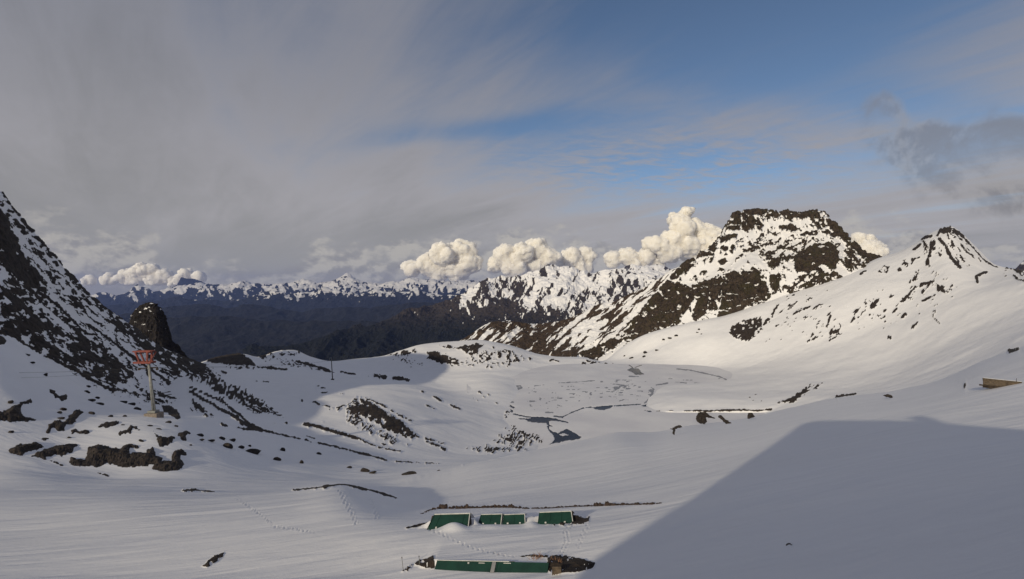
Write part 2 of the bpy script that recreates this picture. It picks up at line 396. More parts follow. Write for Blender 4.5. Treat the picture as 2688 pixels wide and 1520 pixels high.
G.append([(-500, 1240, 112), (0, 1240, 118), (300, 1258, 125), (500, 1262, 128), (700, 1262, 136), (900, 1262, 148), (1000, 1252, 165), (1100, 1236, 190), (1250, 1216, 235), (1350, 1200, 290), hz(1450, 330, -109), hz(1600, 335, -109), hz(1900, 335, -108), hz(2000, 330, -96), hz(2080, 330, -85), hz(2330, 320, -72), hz(2500, 310, -58), hz(2688, 300, -38), hz(3200, 280, -5)])
G.append([(-500, 1050, 135), (0, 1080, 158), (200, 1090, 174), (405, 1092, 190), (600, 1120, 210), (700, 1145, 225), (800, 1165, 235), (900, 1185, 240), (1000, 1200, 245), (1100, 1212, 250), (1200, 1200, 275), (1300, 1187, 300), (1400, 1172, 332), hz(1450, 370, -109), hz(1600, 380, -109), hz(1900, 380, -108), hz(2000, 380, -102), hz(2080, 400, -99), hz(2200, 400, -91), hz(2330, 400, -82), hz(2500, 390, -65), hz(2688, 380, -42), hz(3200, 360, 0)])
G.append([(-500, 900, 170), (-250, 870, 190), (0, 878, 215), (60, 915, 222), (150, 968, 234), (260, 1032, 250), (330, 1062, 260), (405, 1075, 265), (500, 1075, 270), (600, 1070, 285), (700, 1065, 310), (800, 1060, 330), (900, 1050, 345), (1000, 1050, 355), (1100, 1060, 375), (1200, 1075, 395), (1300, 1098, 405), (1400, 1125, 388), hz(1450, 420, -109), hz(1600, 426, -109), hz(1720, 426, -109), hz(1800, 426, -109), hz(1980, 426, -108), hz(2030, 428, -103), hz(2080, 440, -100), (2200, 1039, 440), (2330, 1012, 440), (2500, 955, 440), (2688, 870, 430), (3200, 650, 400)])
G.append([(-500, 950, 420), (0, 990, 400), (150, 1010, 400), (260, 1030, 400), (405, 1010, 400), (500, 995, 410), (600, 988, 430), (700, 1000, 430), (800, 1005, 435), (900, 1010, 438), (1000, 1015, 440), (1080, 1022, 440), (1200, 1048, 445), (1300, 1064, 450), hz(1340, 448, -106.5), hz(1400, 445, -109), hz(1450, 440, -109), hz(1640, 432, -109), hz(1700, 431, -108), hz(1740, 431, -105.2), hz(1850, 431, -104.4), hz(1980, 431, -103.6), hz(2030, 436, -101.5), hz(2080, 455, -99), (2200, 1033, 455), (2330, 1005, 455), (2500, 940, 455), (2688, 860, 450), (3200, 640, 420)])
G.append([(-500, 1000, 480), (0, 1030, 480), (260, 1040, 480), (405, 1000, 480), (500, 980, 500), (600, 970, 500), (700, 985, 500), (800, 990, 510), (900, 995, 515), (1000, 1002, 520), (1080, 1008, 520), (1200, 1030, 520), hz(1300, 520, -102.0), hz(1340, 520, -105.0), hz(1400, 520, -109), hz(1680, 520, -109), hz(1730, 520, -105.4), hz(1800, 520, -104.0), hz(1950, 520, -102.6), (2080, 1005, 530), (2200, 990, 530), (2330, 965, 530), (2500, 900, 520), (2688, 815, 510), (3200, 600, 480)])
G.append([(-500, 1040, 560), (0, 1040, 560), (405, 990, 560), (500, 970, 570), (600, 950, 580), (700, 952, 590), (800, 975, 580), (900, 980, 590), (1000, 984, 600), (1100, 982, 605), (1200, 980, 610), hz(1300, 615, -102.0), hz(1340, 615, -104.5), hz(1400, 650, -109), hz(1500, 680, -109), hz(1600, 690, -109), hz(1850, 690, -109), hz(1900, 660, -105), (2000, 957, 650), (2080, 938, 640), (2200, 903, 640), (2330, 858, 640), (2500, 790, 620), (2688, 735, 600), (3200, 520, 560)])
G.append([(-500, 1060, 800), (0, 1060, 800), (405, 990, 780), (500, 962, 760), (530, 950, 760), (600, 933, 760), (640, 929, 760), (680, 938, 760), (730, 920, 755), (770, 918, 755), (810, 934, 760), (870, 948, 770), (930, 942, 770), (1000, 935, 770), (1050, 920, 770), (1100, 905, 770), (1180, 897, 770), (1250, 893, 770), (1330, 905, 770), (1420, 930, 770), (1470, 937, 770), (1530, 938, 770), (1590, 950, 765), (1650, 940, 755), (1700, 922, 755), (1800, 892, 750), (1900, 874, 745), (2000, 850, 745), (2100, 815, 745), (2200, 775, 745), (2330, 735, 745), (2400, 718, 745), (2495, 685, 740), (2600, 718, 720), (2688, 716, 700), (3200, 480, 650)])
G.append([(-500, 1160, 1100), (1330, 1130, 1100), (1400, 1110, 1080), (1500, 1010, 950), (1590, 945, 830), (1650, 900, 805), (1700, 876, 800), (1750, 862, 800), (1800, 848, 800), (1850, 838, 800), (1900, 828, 805), (2000, 795, 815), (2100, 757, 830), (2200, 722, 850), (2260, 698, 860), (2310, 676, 870), (2350, 664, 875), (2400, 640, 880), (2440, 614, 880), (2465, 602, 875), (2495, 594, 872), (2530, 618, 872), (2570, 655, 880), (2610, 693, 890), (2650, 706, 900), (2688, 712, 900), (3200, 420, 850)])
G.append([(-500, 1370, 1500), (1330, 1370, 1500), (1500, 1250, 1400), (1650, 1000, 1100), (1800, 960, 1080), (2000, 900, 1100), (2310, 830, 1150), (2495, 760, 1150), (2688, 860, 1150), (3200, 560, 1100)])
near = Loft(G, blur=[0, 80, 70, 26, 18, 34, 34, 26, 26, 30, 34, 7, 6, 40], slope_blur=36)
def near_disp(X, Y, k=1.0):
    """gentle hummocks and drifts of the snow cover"""
    return k * (0.9 * fbm(X / 60, Y / 60, octv=3, seed=3) * np.clip(Y / 150, 0.1, 1.4)
                + 0.9 * fbm((X + 0.35 * Y) / 55, (Y - 0.35 * X) / 20, octv=3, seed=9) * sstep(Y, 240, 420)
                + 0.20 * fbm((X + 0.6 * Y) / 14, (Y - 0.6 * X) / 6, octv=2, seed=8) * np.clip(Y / 90, 0.25, 1.0))
def lake_w(U, Y, Z): return sstep(Z, LAKE - 2.0, LAKE + 1.5)      # keep the basin calm
def ground(x, y):
    x = np.atleast_1d(np.asarray(x, float)); y = np.atleast_1d(np.asarray(y, float))
    u = U0 + x / y * F; z = near.at(u, y)
    return z + near_disp(x, y) * lake_w(u, y, z)
def cast(u, v, ymin=15.0, ymax=1000.0):
    """first point of the near ground on the sight line through (u, v)"""
    Y = np.exp(np.linspace(math.log(ymin), math.log(ymax), 1200))
    x = (u - U0) / F * Y; zr = (V0 - v) / F * Y
    g = ground(x, Y); k = np.nonzero(g >= zr)[0]
    if len(k) == 0: return None
    i = k[0]
    if i == 0: return Vector((x[0], Y[0], g[0]))
    a, b = zr[i - 1] - g[i - 1], g[i] - zr[i]; t = a / (a + b + 1e-9)
    y = Y[i - 1] + (Y[i] - Y[i - 1]) * t
    return Vector(((u - U0) / F * y, y, (V0 - v) / F * y))
def fr(ox, oy, k, pts): return [(ox + x * k, oy + y * k) for x, y in pts]
fA = lambda P: fr(0, 860, 0.2885, P)
fB = lambda P: fr(500, 860, 0.3107, P)
fC = lambda P: fr(900, 580, 0.3495, P)
fD = lambda P: fr(1600, 500, 0.4225, P)
fE = lambda P: fr(1300, 930, 0.2563, P)
fL = lambda P: fr(0, 480, 0.2748, P)
fS = lambda P: fr(1700, 540, 0.2610, P)

def near_rock(mk):
    A = math.radians
    # rippled heath and rock on the spur
    mk.patch(fB([(1330, 690), (1400, 600), (1480, 600), (1560, 640), (1700, 740), (1870, 860), (1900, 910), (1870, 940), (1700, 880), (1560, 800), (1450, 760), (1330, 740)]), dens=0.72, scale=10, rag=9, ang=A(35), stretch=2, seed=2)
    mk.patch(fB([(1320, 735), (1450, 770), (1600, 870), (1750, 940), (1830, 1000), (1700, 985), (1550, 925), (1420, 855), (1310, 790)]), dens=0.5, ripple=8, ang=A(-32), scale=8, rag=9, seed=3)
    mk.patch(fB([(1180, 690), (1330, 610), (1450, 595), (1500, 660), (1330, 740), (1300, 700)]), dens=0.44, ripple=7, ang=A(-18), scale=8, rag=8, seed=4)
    for k, (P, w, d) in enumerate([
        ([(1480, 590), (1620, 650), (1760, 740), (1870, 790)], 3.5, None), ([(1890, 910), (2000, 970), (2150, 1030)], 6, 0.75),
        ([(1980, 940), (2140, 985)], 3, 0.8), ([(960, 820), (1040, 832), (1150, 865), (1300, 910), (1420, 950)], 9, None),
        ([(1420, 950), (1500, 990), (1570, 1020), (1770, 1055)], 4.5, None), ([(400, 850), (600, 880), (750, 920), (930, 960)], 3.5, None),
        ([(1080, 990), (1200, 1015), (1350, 1060), (1500, 1090), (1650, 1128)], 4.5, None), ([(1740, 1140), (1930, 1150)], 3, None),
        ([(1990, 1152), (2100, 1155)], 2.5, None), ([(2200, 1150), (2300, 1157)], 2, 0.6),
        ([(0, 540), (150, 640), (330, 740), (470, 830), (600, 880)], 8, None), ([(0, 500), (120, 560), (230, 610), (340, 690), (430, 760), (500, 830), (640, 890)], 6, None),
        ([(250, 600), (340, 700), (420, 790), (560, 860)], 5, 0.7), ([(430, 810), (470, 850), (560, 870)], 10, 0.8),
        ([(260, 815), (310, 830)], 6, None), ([(570, 335), (680, 340), (810, 355)], 5, None), ([(900, 290), (1010, 320), (1100, 350), (1180, 382)], 6, None),
        ([(1270, 380), (1340, 400), (1395, 405)], 4, None), ([(1710, 435), (1780, 430), (1840, 452)], 5, None),
        ([(1770, 475), (1900, 510), (2000, 560), (2150, 640), (2290, 700)], 4, 0.6), ([(1040, 490), (1150, 520), (1300, 560), (1400, 580)], 2.6, 0.5),
        ([(380, 440), (560, 445), (700, 470), (770, 488)], 2.8, 0.5), ([(270, 375), (370, 410)], 6, 0.6), ([(940, 610), (1050, 620), (1080, 640), (1160, 660), (1220, 690)], 6, 0.55),
        ([(1500, 945), (1650, 1000)], 4, 0.5), ([(800, 810), (870, 845)], 6, 0.8), ([(1270, 945), (1330, 965)], 4, 0.8), ([(970, 790), (1110, 790)], 5, 0.6),
        ([(640, 780), (740, 840)], 3, 0.6), ([(700, 720), (800, 750)], 8, 0.5), ([(980, 930), (1050, 955)], 3, None), ([(970, 960), (1020, 985)], 3, None),
        ([(1600, 660), (1740, 690)], 3, 0.4), ([(1930, 630), (2060, 680)], 3, 0.5), ([(1050, 530), (1150, 545)], 4, 0.6)]):
        mk.stroke(fB(P), w, rag=2.5, seed=20 + k, dens=d)
    mk.patch(fB([(0, 290), (120, 310), (300, 450), (500, 560), (640, 640), (780, 750), (560, 730), (400, 650), (250, 570), (100, 470), (0, 440)]), dens=0.62, ripple=8, ang=A(25), scale=7, rag=9, seed=5)
    mk.patch(fB([(20, 610), (100, 680), (190, 760), (210, 800), (140, 780), (60, 740), (0, 700)]), dens=0.62, scale=9, ang=A(40), stretch=2, seed=6)
    mk.patch(fB([(130, 290), (220, 240), (350, 210), (430, 220), (490, 260), (560, 330), (430, 320), (320, 310), (240, 310)]), rag=4, seed=7)
    mk.patch(fB([(310, 330), (500, 330), (560, 345), (430, 360)]), dens=0.5, scale=6, seed=8)
    mk.patch(fB([(520, 250), (640, 215), (720, 235), (770, 265), (700, 265), (640, 285), (600, 255)]), dens=0.6, scale=8, seed=9)
    mk.patch(fB([(720, 285), (850, 275), (1000, 315), (1100, 345), (1180, 380), (1060, 375), (900, 345), (780, 330)]), dens=0.38, ripple=7, ang=A(12), scale=6, seed=10)
    mk.patch(fB([(740, 230), (760, 180), (820, 168), (900, 180), (940, 210), (880, 230), (830, 245), (780, 235)]), dens=0.5, scale=7, seed=11)
    mk.patch(fB([(1480, 415), (1580, 405), (1650, 425), (1600, 438)]), dens=0.6, scale=6, seed=12)
    mk.patch(fB([(2320, 1015), (2420, 1030), (2600, 985), (2620, 1050), (2450, 1050)]), dens=0.62, scale=7, ang=A(-30), stretch=2, seed=13)
    # foot of the spur above the open water
    mk.patch([(1230, 1178), (1290, 1165), (1330, 1120), (1390, 1100), (1440, 1140), (1445, 1160), (1380, 1180), (1290, 1190)], dens=0.42, ripple=8, ang=A(-55), scale=8, rag=8, seed=14)
    mk.patch([(1180, 990), (1300, 1045), (1380, 1100), (1420, 1130), (1330, 1100), (1240, 1050)], dens=0.2, scale=7, ang=A(30), stretch=2.5, seed=15)
    # hill behind the lake
    mk.patch(fC([(640, 990), (700, 985), (790, 1020), (880, 1060), (870, 1090), (800, 1085), (700, 1070), (640, 1040)]), rag=7, dens=0.85, scale=9, seed=16)
    mk.patch(fC([(730, 940), (860, 945), (980, 920), (1060, 930), (1020, 960), (1000, 1010), (930, 1000), (880, 965), (760, 955)]), dens=0.72, scale=7, seed=17)
    mk.patch(fC([(310, 1020), (450, 980), (550, 965), (550, 1000), (440, 1020), (350, 1025)]), dens=0.66, scale=7, seed=18)
    mk.patch(fC([(350, 1030), (500, 1015), (660, 1080), (480, 1110)]), dens=0.26, scale=4, seed=19)
    mk.patch(fC([(860, 1060), (1000, 1000), (1150, 950), (1280, 980), (1420, 1040), (1260, 1095), (1050, 1110), (900, 1095)]), dens=0.40, scale=6, seed=21)
    mk.patch(fC([(1370, 955), (1450, 975), (1500, 1000), (1400, 985)]), dens=0.6, scale=6, seed=22)
    mk.patch(fC([(1690, 1115), (1820, 1060), (1880, 1025), (1960, 1070), (2010, 1095), (1880, 1090), (1740, 1128)]), dens=0.58, scale=6, seed=23)
    for k, (P, w, d) in enumerate([([(1550, 1055), (1580, 1050), (1620, 1062)], 3, None), ([(160, 1170), (320, 1180)], 7, 0.6), ([(370, 1190), (490, 1200)], 6, 0.7), ([(700, 900), (1000, 905)], 2, 0.3), ([(2010, 1070), (2100, 1100)], 3, 0.6)]):
        mk.stroke(fC(P), w, rag=2.5, seed=70 + k, dens=d)
    # right mountain
    for k, (P, dn, sc, an, st) in enumerate([
        ([(1490, 835), (1530, 740), (1590, 685), (1680, 675), (1650, 730), (1560, 790)], 0.46, 7, -50, 3), ([(1360, 935), (1375, 860), (1430, 820), (1455, 880), (1420, 925)], 0.42, 6, -20, 2.5),
        ([(1085, 815), (1120, 760), (1250, 705), (1260, 820), (1150, 830)], 0.24, 6, -30, 2.5), ([(1670, 505), (1700, 465), (1745, 475), (1720, 515)], 0.55, 6, -50, 2),
        ([(1785, 500), (1815, 440), (1925, 415), (1850, 475), (1820, 505)], 0.55, 6, -50, 2), ([(1865, 575), (1895, 510), (1935, 490), (1910, 565)], 0.6, 6, -60, 2),
        ([(2005, 575), (2120, 595), (2145, 630), (2050, 655)], 0.38, 5, 20, 3), ([(2060, 260), (2140, 240), (2230, 350), (2310, 445), (2170, 485), (2100, 380)], 0.36, 6, 55, 3),
        ([(2045, 258), (2110, 220), (2168, 246), (2200, 300), (2130, 268), (2080, 268)], 0.8, 7, 30, 2), ([(1940, 300), (2040, 280), (2080, 400), (2000, 480), (1960, 470)], 0.35, 6, 60, 2), ([(1900, 590), (2000, 560), (2090, 560), (2080, 500), (1980, 500)], 0.15, 6, -50, 3),
        ([(2400, 478), (2575, 490), (2575, 570), (2460, 535)], 0.42, 7, 40, 2), ([(1050, 1315), (1130, 1290), (1230, 1218), (1330, 1198), (1250, 1255), (1120, 1325)], 0.62, 6, -32, 3),
        ([(820, 1270), (930, 1260), (950, 1310), (850, 1310)], 0.2, 4, 0, 2), ([(850, 940), (1000, 600), (1400, 620), (1500, 900), (1100, 1000)], 0.06, 7, -40, 2.5), ([(1500, 900), (1600, 600), (2100, 500), (2300, 640), (2000, 800)], 0.07, 7, -45, 2.5)]):
        mk.patch(fD(P), dens=dn, scale=sc, ang=A(an), stretch=st, rag=6, seed=90 + k)
    for k, (P, w, d) in enumerate([
        ([(2060, 250), (2040, 290), (2090, 350), (2120, 410), (2160, 460), (2180, 480)], 9, 0.85), ([(2160, 250), (2250, 350), (2330, 440), (2400, 480)], 5, 0.85),
        ([(1960, 300), (2000, 340), (1990, 400), (1970, 450)], 7, 0.7), ([(1890, 370), (1930, 340)], 7, None), ([(1940, 300), (2000, 285)], 9, None),
        ([(1815, 695), (1860, 650), (1900, 600), (2010, 565)], 7, 0.9), ([(1950, 685), (2020, 650)], 5, None), ([(2340, 508), (2280, 535), (2285, 575)], 7, None),
        ([(1820, 790), (1840, 770)], 7, None), ([(1880, 860), (1915, 825)], 4, None), ([(2010, 740), (2012, 790), (2050, 825)], 4, 0.7), ([(1735, 915), (1745, 916)], 7, None), ([(1700, 790), (1710, 780)], 5, None),
        ([(1090, 810), (1140, 770), (1250, 720)], 5, 0.6), ([(1240, 940), (1290, 910)], 4, 0.8), ([(1350, 850), (1375, 775)], 5, 0.8), ([(1410, 1287), (1450, 1280), (1530, 1268)], 4.5, None),
        ([(2480, 1000), (2540, 985)], 5, None), ([(1560, 520), (1600, 500)], 5, None), ([(1010, 770), (1050, 710)], 6, None), ([(960, 835), (985, 800)], 7, None), ([(2160, 1215), (2270, 1218)], 3.5, None)]):
        mk.stroke(fD(P), w, rag=3, seed=130 + k, dens=d)
    mk.patch(fD([(740, 890), (770, 840), (860, 800), (950, 790), (940, 860), (900, 910), (850, 940), (770, 910)]), rag=6, dens=0.8, scale=8, seed=160)
    mk.stroke([(1692, 1077), (1720, 1079), (1830, 1078)], 2.0, rag=1.0, seed=161, dens=0.7)
    mk.stroke([(1820, 1078), (1880, 1078), (1990, 1077), (2025, 1074)], 4.5, rag=2.2, seed=162)
    # bare earth by the sheds
    for k, (P, dn) in enumerate([([(1088, 1487), (1100, 1476), (1138, 1472), (1140, 1496), (1112, 1496)], 0.9), ([(1435, 1478), (1450, 1468), (1480, 1462), (1520, 1470), (1562, 1484), (1558, 1496), (1510, 1506), (1450, 1512), (1438, 1504)], 0.92),
                                 ([(1498, 1368), (1510, 1360), (1535, 1366), (1548, 1362), (1546, 1376), (1520, 1384), (1500, 1382)], 0.9), ([(1060, 1392), (1090, 1382), (1122, 1374), (1120, 1382), (1080, 1390)], 0.9), ([(1225, 1370), (1250, 1372), (1246, 1377)], 0.9), ([(1380, 1372), (1408, 1368), (1396, 1374)], 0.9),
                                 ([(1055, 1506), (1078, 1486), (1084, 1488), (1070, 1504)], 0.9), ([(1086, 1488), (1112, 1482), (1106, 1490)], 0.9), ([(1360, 1472), (1385, 1466), (1440, 1470), (1438, 1478)], 0.8), ([(530, 1490), (560, 1462), (590, 1450), (585, 1465), (545, 1495)], 0.9),
                                 ([(1412, 1376), (1490, 1380), (1500, 1386), (1460, 1384)], 0.7), ([(2062, 1433), (2072, 1428), (2078, 1434)], None)]):
        mk.patch(P, dens=dn, rag=3, scale=7, seed=180 + k)
    # snow-free lips of the near rolls
    for k, (P, w) in enumerate([([(770, 1290), (850, 1285), (900, 1277), (940, 1286), (1000, 1300), (1040, 1312)], 5), ([(480, 1290), (520, 1288), (560, 1294)], 5), ([(850, 1280), (905, 1277), (960, 1292)], 6)]):
        mk.stroke(P, w, rag=2.5, seed=170 + k)

NEAR = {}
# snow banked up behind each shed: left, right, foot line, height in sight units, run-out
TERRACE = [(1124, 1226, 1391, 1389, 30, 0.9), (1256, 1313, 1379, 1378, 22, 0.8), (1321, 1377, 1378, 1376, 21, 0.8), (1413, 1502, 1377, 1374, 27, 0.9), (1138, 1440, 1497, 1504, 24, 1.6)]
def trail(pts, gap, side, seed):
    """footprints along a path: left and right in turn"""
    P = np.array(pts, float); d = np.concatenate([[0], np.cumsum(np.hypot(*np.diff(P, axis=0).T))]); r = np.random.RandomState(seed); out = []
    for k, t in enumerate(np.arange(0, d[-1], gap)):
        u, v = np.interp(t, d, P[:, 0]), np.interp(t, d, P[:, 1])
        out.append((u + side * (1 if k % 2 else -1) + r.uniform(-1.2, 1.2), v + r.uniform(-1, 1), r.uniform(0.8, 1.2)))
    return out
def build_near():
    u = np.concatenate([np.arange(-500, -40, 14.0), np.arange(-40, 2730, 2.7), np.arange(2740, 3201, 14.0)])
    X, Y, Z, U, V = near.grid(u, [16, 64, 56, 10, 40, 56, 44, 14, 26, 30, 46, 46, 6])
    mk = Mask(U, V); near_rock(mk)
    lw = lake_w(U, Y, Z)
    Z2 = Z + near_disp(X, Y) * lw
    rough = fbm(X / 3.0, Y / 3.0, Z / 3.0, octv=4, seed=31, gain=0.6)
    rough2 = fbm(X / 0.5, Y / 0.5, octv=4, seed=33, gain=0.6)
    amp = np.clip(Y / 300.0, 0.10, 2.2)
    Z2 = Z2 + mk.m * amp * (0.55 + 0.9 * np.where(Y > 60, rough, rough2))
    # footprints and drifts
    FP = []
    for k, (P, g, sd) in enumerate([([(1500, 1384), (1484, 1400), (1490, 1425), (1478, 1450), (1468, 1468)], 3.2, 5), ([(1545, 1385), (1525, 1420), (1515, 1445)], 7, 4), ([(1132, 1394), (1180, 1418), (1240, 1445), (1300, 1462), (1350, 1474)], 7, 2.5), ([(892, 1292), (905, 1320), (922, 1350), (936, 1378)], 6, 2.2), ([(975, 1318), (985, 1345), (990, 1365)], 6, 2), ([(620, 1310), (680, 1350), (720, 1385), (830, 1402)], 6, 1.2)]):
        FP += [(a, b, c * (0.55 if k == 5 else 0.8)) for a, b, c in trail(P, g, sd, 40 + k)]
    for (fu, fv, fs) in FP:
        k = (np.abs(U - fu) < 14) & (np.abs(V - fv) < 12) & (Y < 110)
        if not k.any(): continue
        q = ((U[k] - fu) / (3.0 * fs)) ** 2 + ((V[k] - fv) / (2.0 * fs)) ** 2
        sc = Y[k] / F
        Z2[k] += sc * (-3.0 * np.exp(-q) + 0.9 * np.exp(-(np.sqrt(q) - 1.6) ** 2 / 0.3))
    for (du, dv, ru, rv, h) in [(1192, 1393, 34, 10, 17), (1245, 1383, 12, 8, 5), (1395, 1382, 16, 6, 6), (1285, 1388, 40, 6, 4)]:
        k = (np.abs(U - du) < ru * 3) & (np.abs(V - dv) < rv * 3) & (Y < 60)
        Z2[k] += h * Y[k] / F * np.exp(-((U[k] - du) / ru) ** 2 - ((V[k] - dv) / rv) ** 2)
    for (ua, ub, va, vb, px_h, ln) in TERRACE:
        a, b = cast(ua, va, ymin=8), cast(ub, vb, ymin=8)
        k = (X > a.x - 1.2) & (X < b.x + 1.2) & (Y > min(a.y, b.y) - 1) & (Y < max(a.y, b.y) + ln * 6)
        yy = np.interp(X[k], [a.x, b.x], [a.y, b.y]); sc = yy / F; ya = yy + px_h * sc * 0.95
        wx = sstep(X[k], a.x - 0.9, a.x + 0.05) * sstep(-X[k], -b.x - 0.9, -b.x + 0.05)
        Z2[k] += px_h * sc * 0.72 * np.exp(-np.maximum(Y[k] - ya, 0) / ln) * sstep(Y[k], ya, ya + 0.12) * wx
    NEAR.update(X=X, Y=Y, Z=Z2, U=U, V=V)
    o = mesh_grid('snow_ground', X, Y, Z2, M_NEAR, {'rock': mk.m})
    structure(o)
build_near()

# ground behind and beside the camera, carrying the hut
def build_back():
    x = np.linspace(-260, 260, 60); y = np.linspace(-160, 2.0, 40)
    X, Y = np.meshgrid(x, y); Z = -6.2 - 0.010 * np.abs(X) ** 1.25 - 0.02 * np.maximum(-Y, 0) + 0.25 * fbm(X / 20, Y / 20, seed=4)
    structure(mesh_grid('snow_ground_behind', X, Y, Z, M_NEAR, {'rock': np.zeros_like(X)}))
build_back()

# ------------------------------------------------------------------ left mountainside
def build_left():
    fold = [(-600, 900, 162), (-300, 860, 185), (0, 878, 215), (60, 915, 222), (150, 968, 234), (260, 1032, 250), (330, 1062, 261), (405, 1082, 268), (500, 1088, 275), (600, 1086, 290), (640, 1082, 300)]
    crest = [(-600, 700, 205), (-300, 590, 250), (-80, 478, 295), (0, 503, 312), (30, 543, 324), (60, 578, 336), (100, 624, 353), (140, 668, 374), (170, 704, 395), (200, 740, 410), (230, 771, 422), (300, 822, 455), (360, 867, 482), (420, 908, 510), (480, 938, 545), (530, 957, 570), (570, 982, 570), (640, 1032, 550)]
    cu = np.array(crest)
    mid = []
    for (a, b, c) in fold:
        cv = float(pchip1(cu[:, 0], cu[:, 1], np.array([a]))[0]); cY = float(pchip1(cu[:, 0], cu[:, 2], np.array([a]))[0])
        mid.append((a, b * 0.5 + cv * 0.5 + 4, c * 0.52 + cY * 0.48))
    L = Loft([[(a, b + 60, c - 18) for a, b, c in fold], [(a, b - 3, c + 2) for a, b, c in fold], mid, crest, [(a, b + 200, c + 160) for a, b, c in crest]])
    u = np.arange(-600, 641, 2.6); X, Y, Z, U, V = L.grid(u, [10, 80, 80, 30])
    mk = Mask(U, V); A = math.radians
    mk.patch(fL([(0, 250), (80, 270), (100, 400), (180, 560), (230, 700), (330, 830), (430, 960), (420, 1060), (300, 1000), (200, 940), (80, 850), (0, 770), (-200, 500), (-150, 250)]), dens=0.86, scale=12, ang=A(50), stretch=3, rag=8, seed=201)
    mk.patch(fL([(-2000, -2000), (0, 100), (0, 1456), (-2000, 1456)]), dens=0.6, scale=14, ang=A(48), stretch=3, rag=8, seed=202)
    mk.patch(fL([(430, 960), (560, 890), (700, 1020), (860, 1240), (650, 1180), (480, 1060)]), dens=0.36, scale=8, ang=A(18), stretch=2.5, seed=203)
    mk.patch(fL([(0, 850), (150, 900), (300, 1040), (400, 1200), (480, 1330), (560, 1460), (0, 1460)]), dens=0.56, scale=13, ang=A(22), stretch=2.0, seed=204)
    mk.patch(fL([(-100, 1100), (150, 1150), (420, 1290), (560, 1460), (-100, 1460)]), dens=0.30, scale=11, ang=A(10), stretch=2.0, seed=205)
    mk.patch(fL([(240, 590), (330, 640), (480, 820), (560, 940), (470, 960), (340, 790)]), dens=0.5, scale=9, ang=A(50), stretch=3, seed=206)
    mk.patch(fL([(850, 1120), (1000, 1190), (1240, 1360), (1480, 1470), (1200, 1470), (1000, 1330)]), dens=0.5, scale=7, ang=A(38), stretch=2.2, seed=207)
    mk.patch(fA([(0, 0), (120, -30), (640, -30), (900, 120), (1190, 420), (1150, 500), (900, 520), (650, 390), (250, 170), (0, 20)]), dens=0.55, scale=13, ang=A(30), stretch=1.6, rag=6, seed=208)
    mk.patch(fA([(1030, -20), (1240, -20), (1480, 130), (1700, 260), (1950, 340), (2100, 520), (1941, 640), (1700, 500), (1450, 370), (1230, 180)]), dens=0.64, scale=6.5, ang=A(38), stretch=2.4, rag=6, seed=209)
    mk.patch(fA([(860, 420), (1000, 340), (1090, 330), (1150, 470), (1000, 500)]), dens=0.6, scale=9, seed=210)
    mk.patch(fA([(1200, 600), (1260, 570), (1330, 590), (1420, 560), (1600, 640), (1640, 720), (1500, 690), (1300, 690)]), dens=0.5, scale=8, ang=A(30), stretch=2, seed=211)
    mk.patch([(0, 500), (300, 820), (530, 957), (640, 1080), (330, 1062), (0, 878)], dens=0.20, scale=5.5, ang=A(40), stretch=3.0, rag=3, seed=215)
    for k, (P, w, d) in enumerate([
        (fL([(0, 70), (40, 120), (90, 210), (250, 400), (380, 560), (450, 640), (560, 760), (590, 800)]), 5, 0.95), (fL([(590, 800), (680, 900), (800, 1020), (900, 1130), (1000, 1200)]), 9, 0.8),
        (fL([(1000, 1200), (1150, 1310), (1300, 1400), (1430, 1460)]), 9, 0.7), (fL([(0, 180), (100, 300), (200, 440), (280, 560), (380, 700), (500, 830), (560, 900)]), 11, 0.75),
        (fL([(420, 1060), (560, 1200), (700, 1330), (820, 1440), (900, 1460)]), 6, None), (fL([(230, 960), (400, 1120), (560, 1270), (700, 1400), (780, 1460)]), 9, 0.9),
        (fL([(440, 640), (520, 780), (700, 960), (800, 1090)]), 7, 0.6), (fL([(560, 1100), (760, 1190), (850, 1240)]), 6, 0.6), (fL([(890, 1330), (960, 1350), (990, 1410)]), 5, 0.8),
        (fA([(0, 10), (250, 170), (650, 380), (860, 500), (1000, 580), (1130, 590)]), 7, 0.9), (fA([(620, -20), (760, 90), (900, 190), (1060, 320), (1180, 420)]), 9, 0.92), (fA([(780, -20), (1000, 110), (1200, 270), (1300, 340)]), 8, None),
        (fA([(1300, 340), (1420, 430), (1560, 530), (1690, 610)]), 9, 0.85), (fA([(1460, 390), (1700, 540), (1941, 700), (2100, 800)]), 5, None), (fA([(1400, 560), (1600, 630), (1780, 730), (1941, 830)]), 11, 0.75),
        (fA([(1400, 680), (1540, 730), (1640, 810)]), 7, 0.7), (fA([(1700, 660), (1850, 740), (1950, 800)]), 5, 0.7), (fA([(1180, 410), (1290, 440)]), 5, 0.7), (fA([(1600, 420), (1800, 560), (1941, 640)]), 4, 0.8)]):
        mk.stroke(P, w, rag=3, seed=220 + k, dens=d)
    n = normals(X, Y, Z)
    low = fbm(X / 30, Y / 30, Z / 30, octv=3, seed=41)
    r = fbm(X / 5, Y / 5, Z / 5, octv=4, seed=42, gain=0.6)
    fade = sstep(V, 0, 1) * sstep(np.arange(Y.shape[0])[:, None], 10, 24)
    d = (1.4 * low * fade + mk.m * (0.7 + 1.6 * r))
    X, Y, Z = X + n[..., 0] * d, Y + n[..., 1] * d, Z + n[..., 2] * d
    structure(mesh_grid('mountainside', X, Y, Z, M_LEFT, {'rock': mk.m}))
build_left()

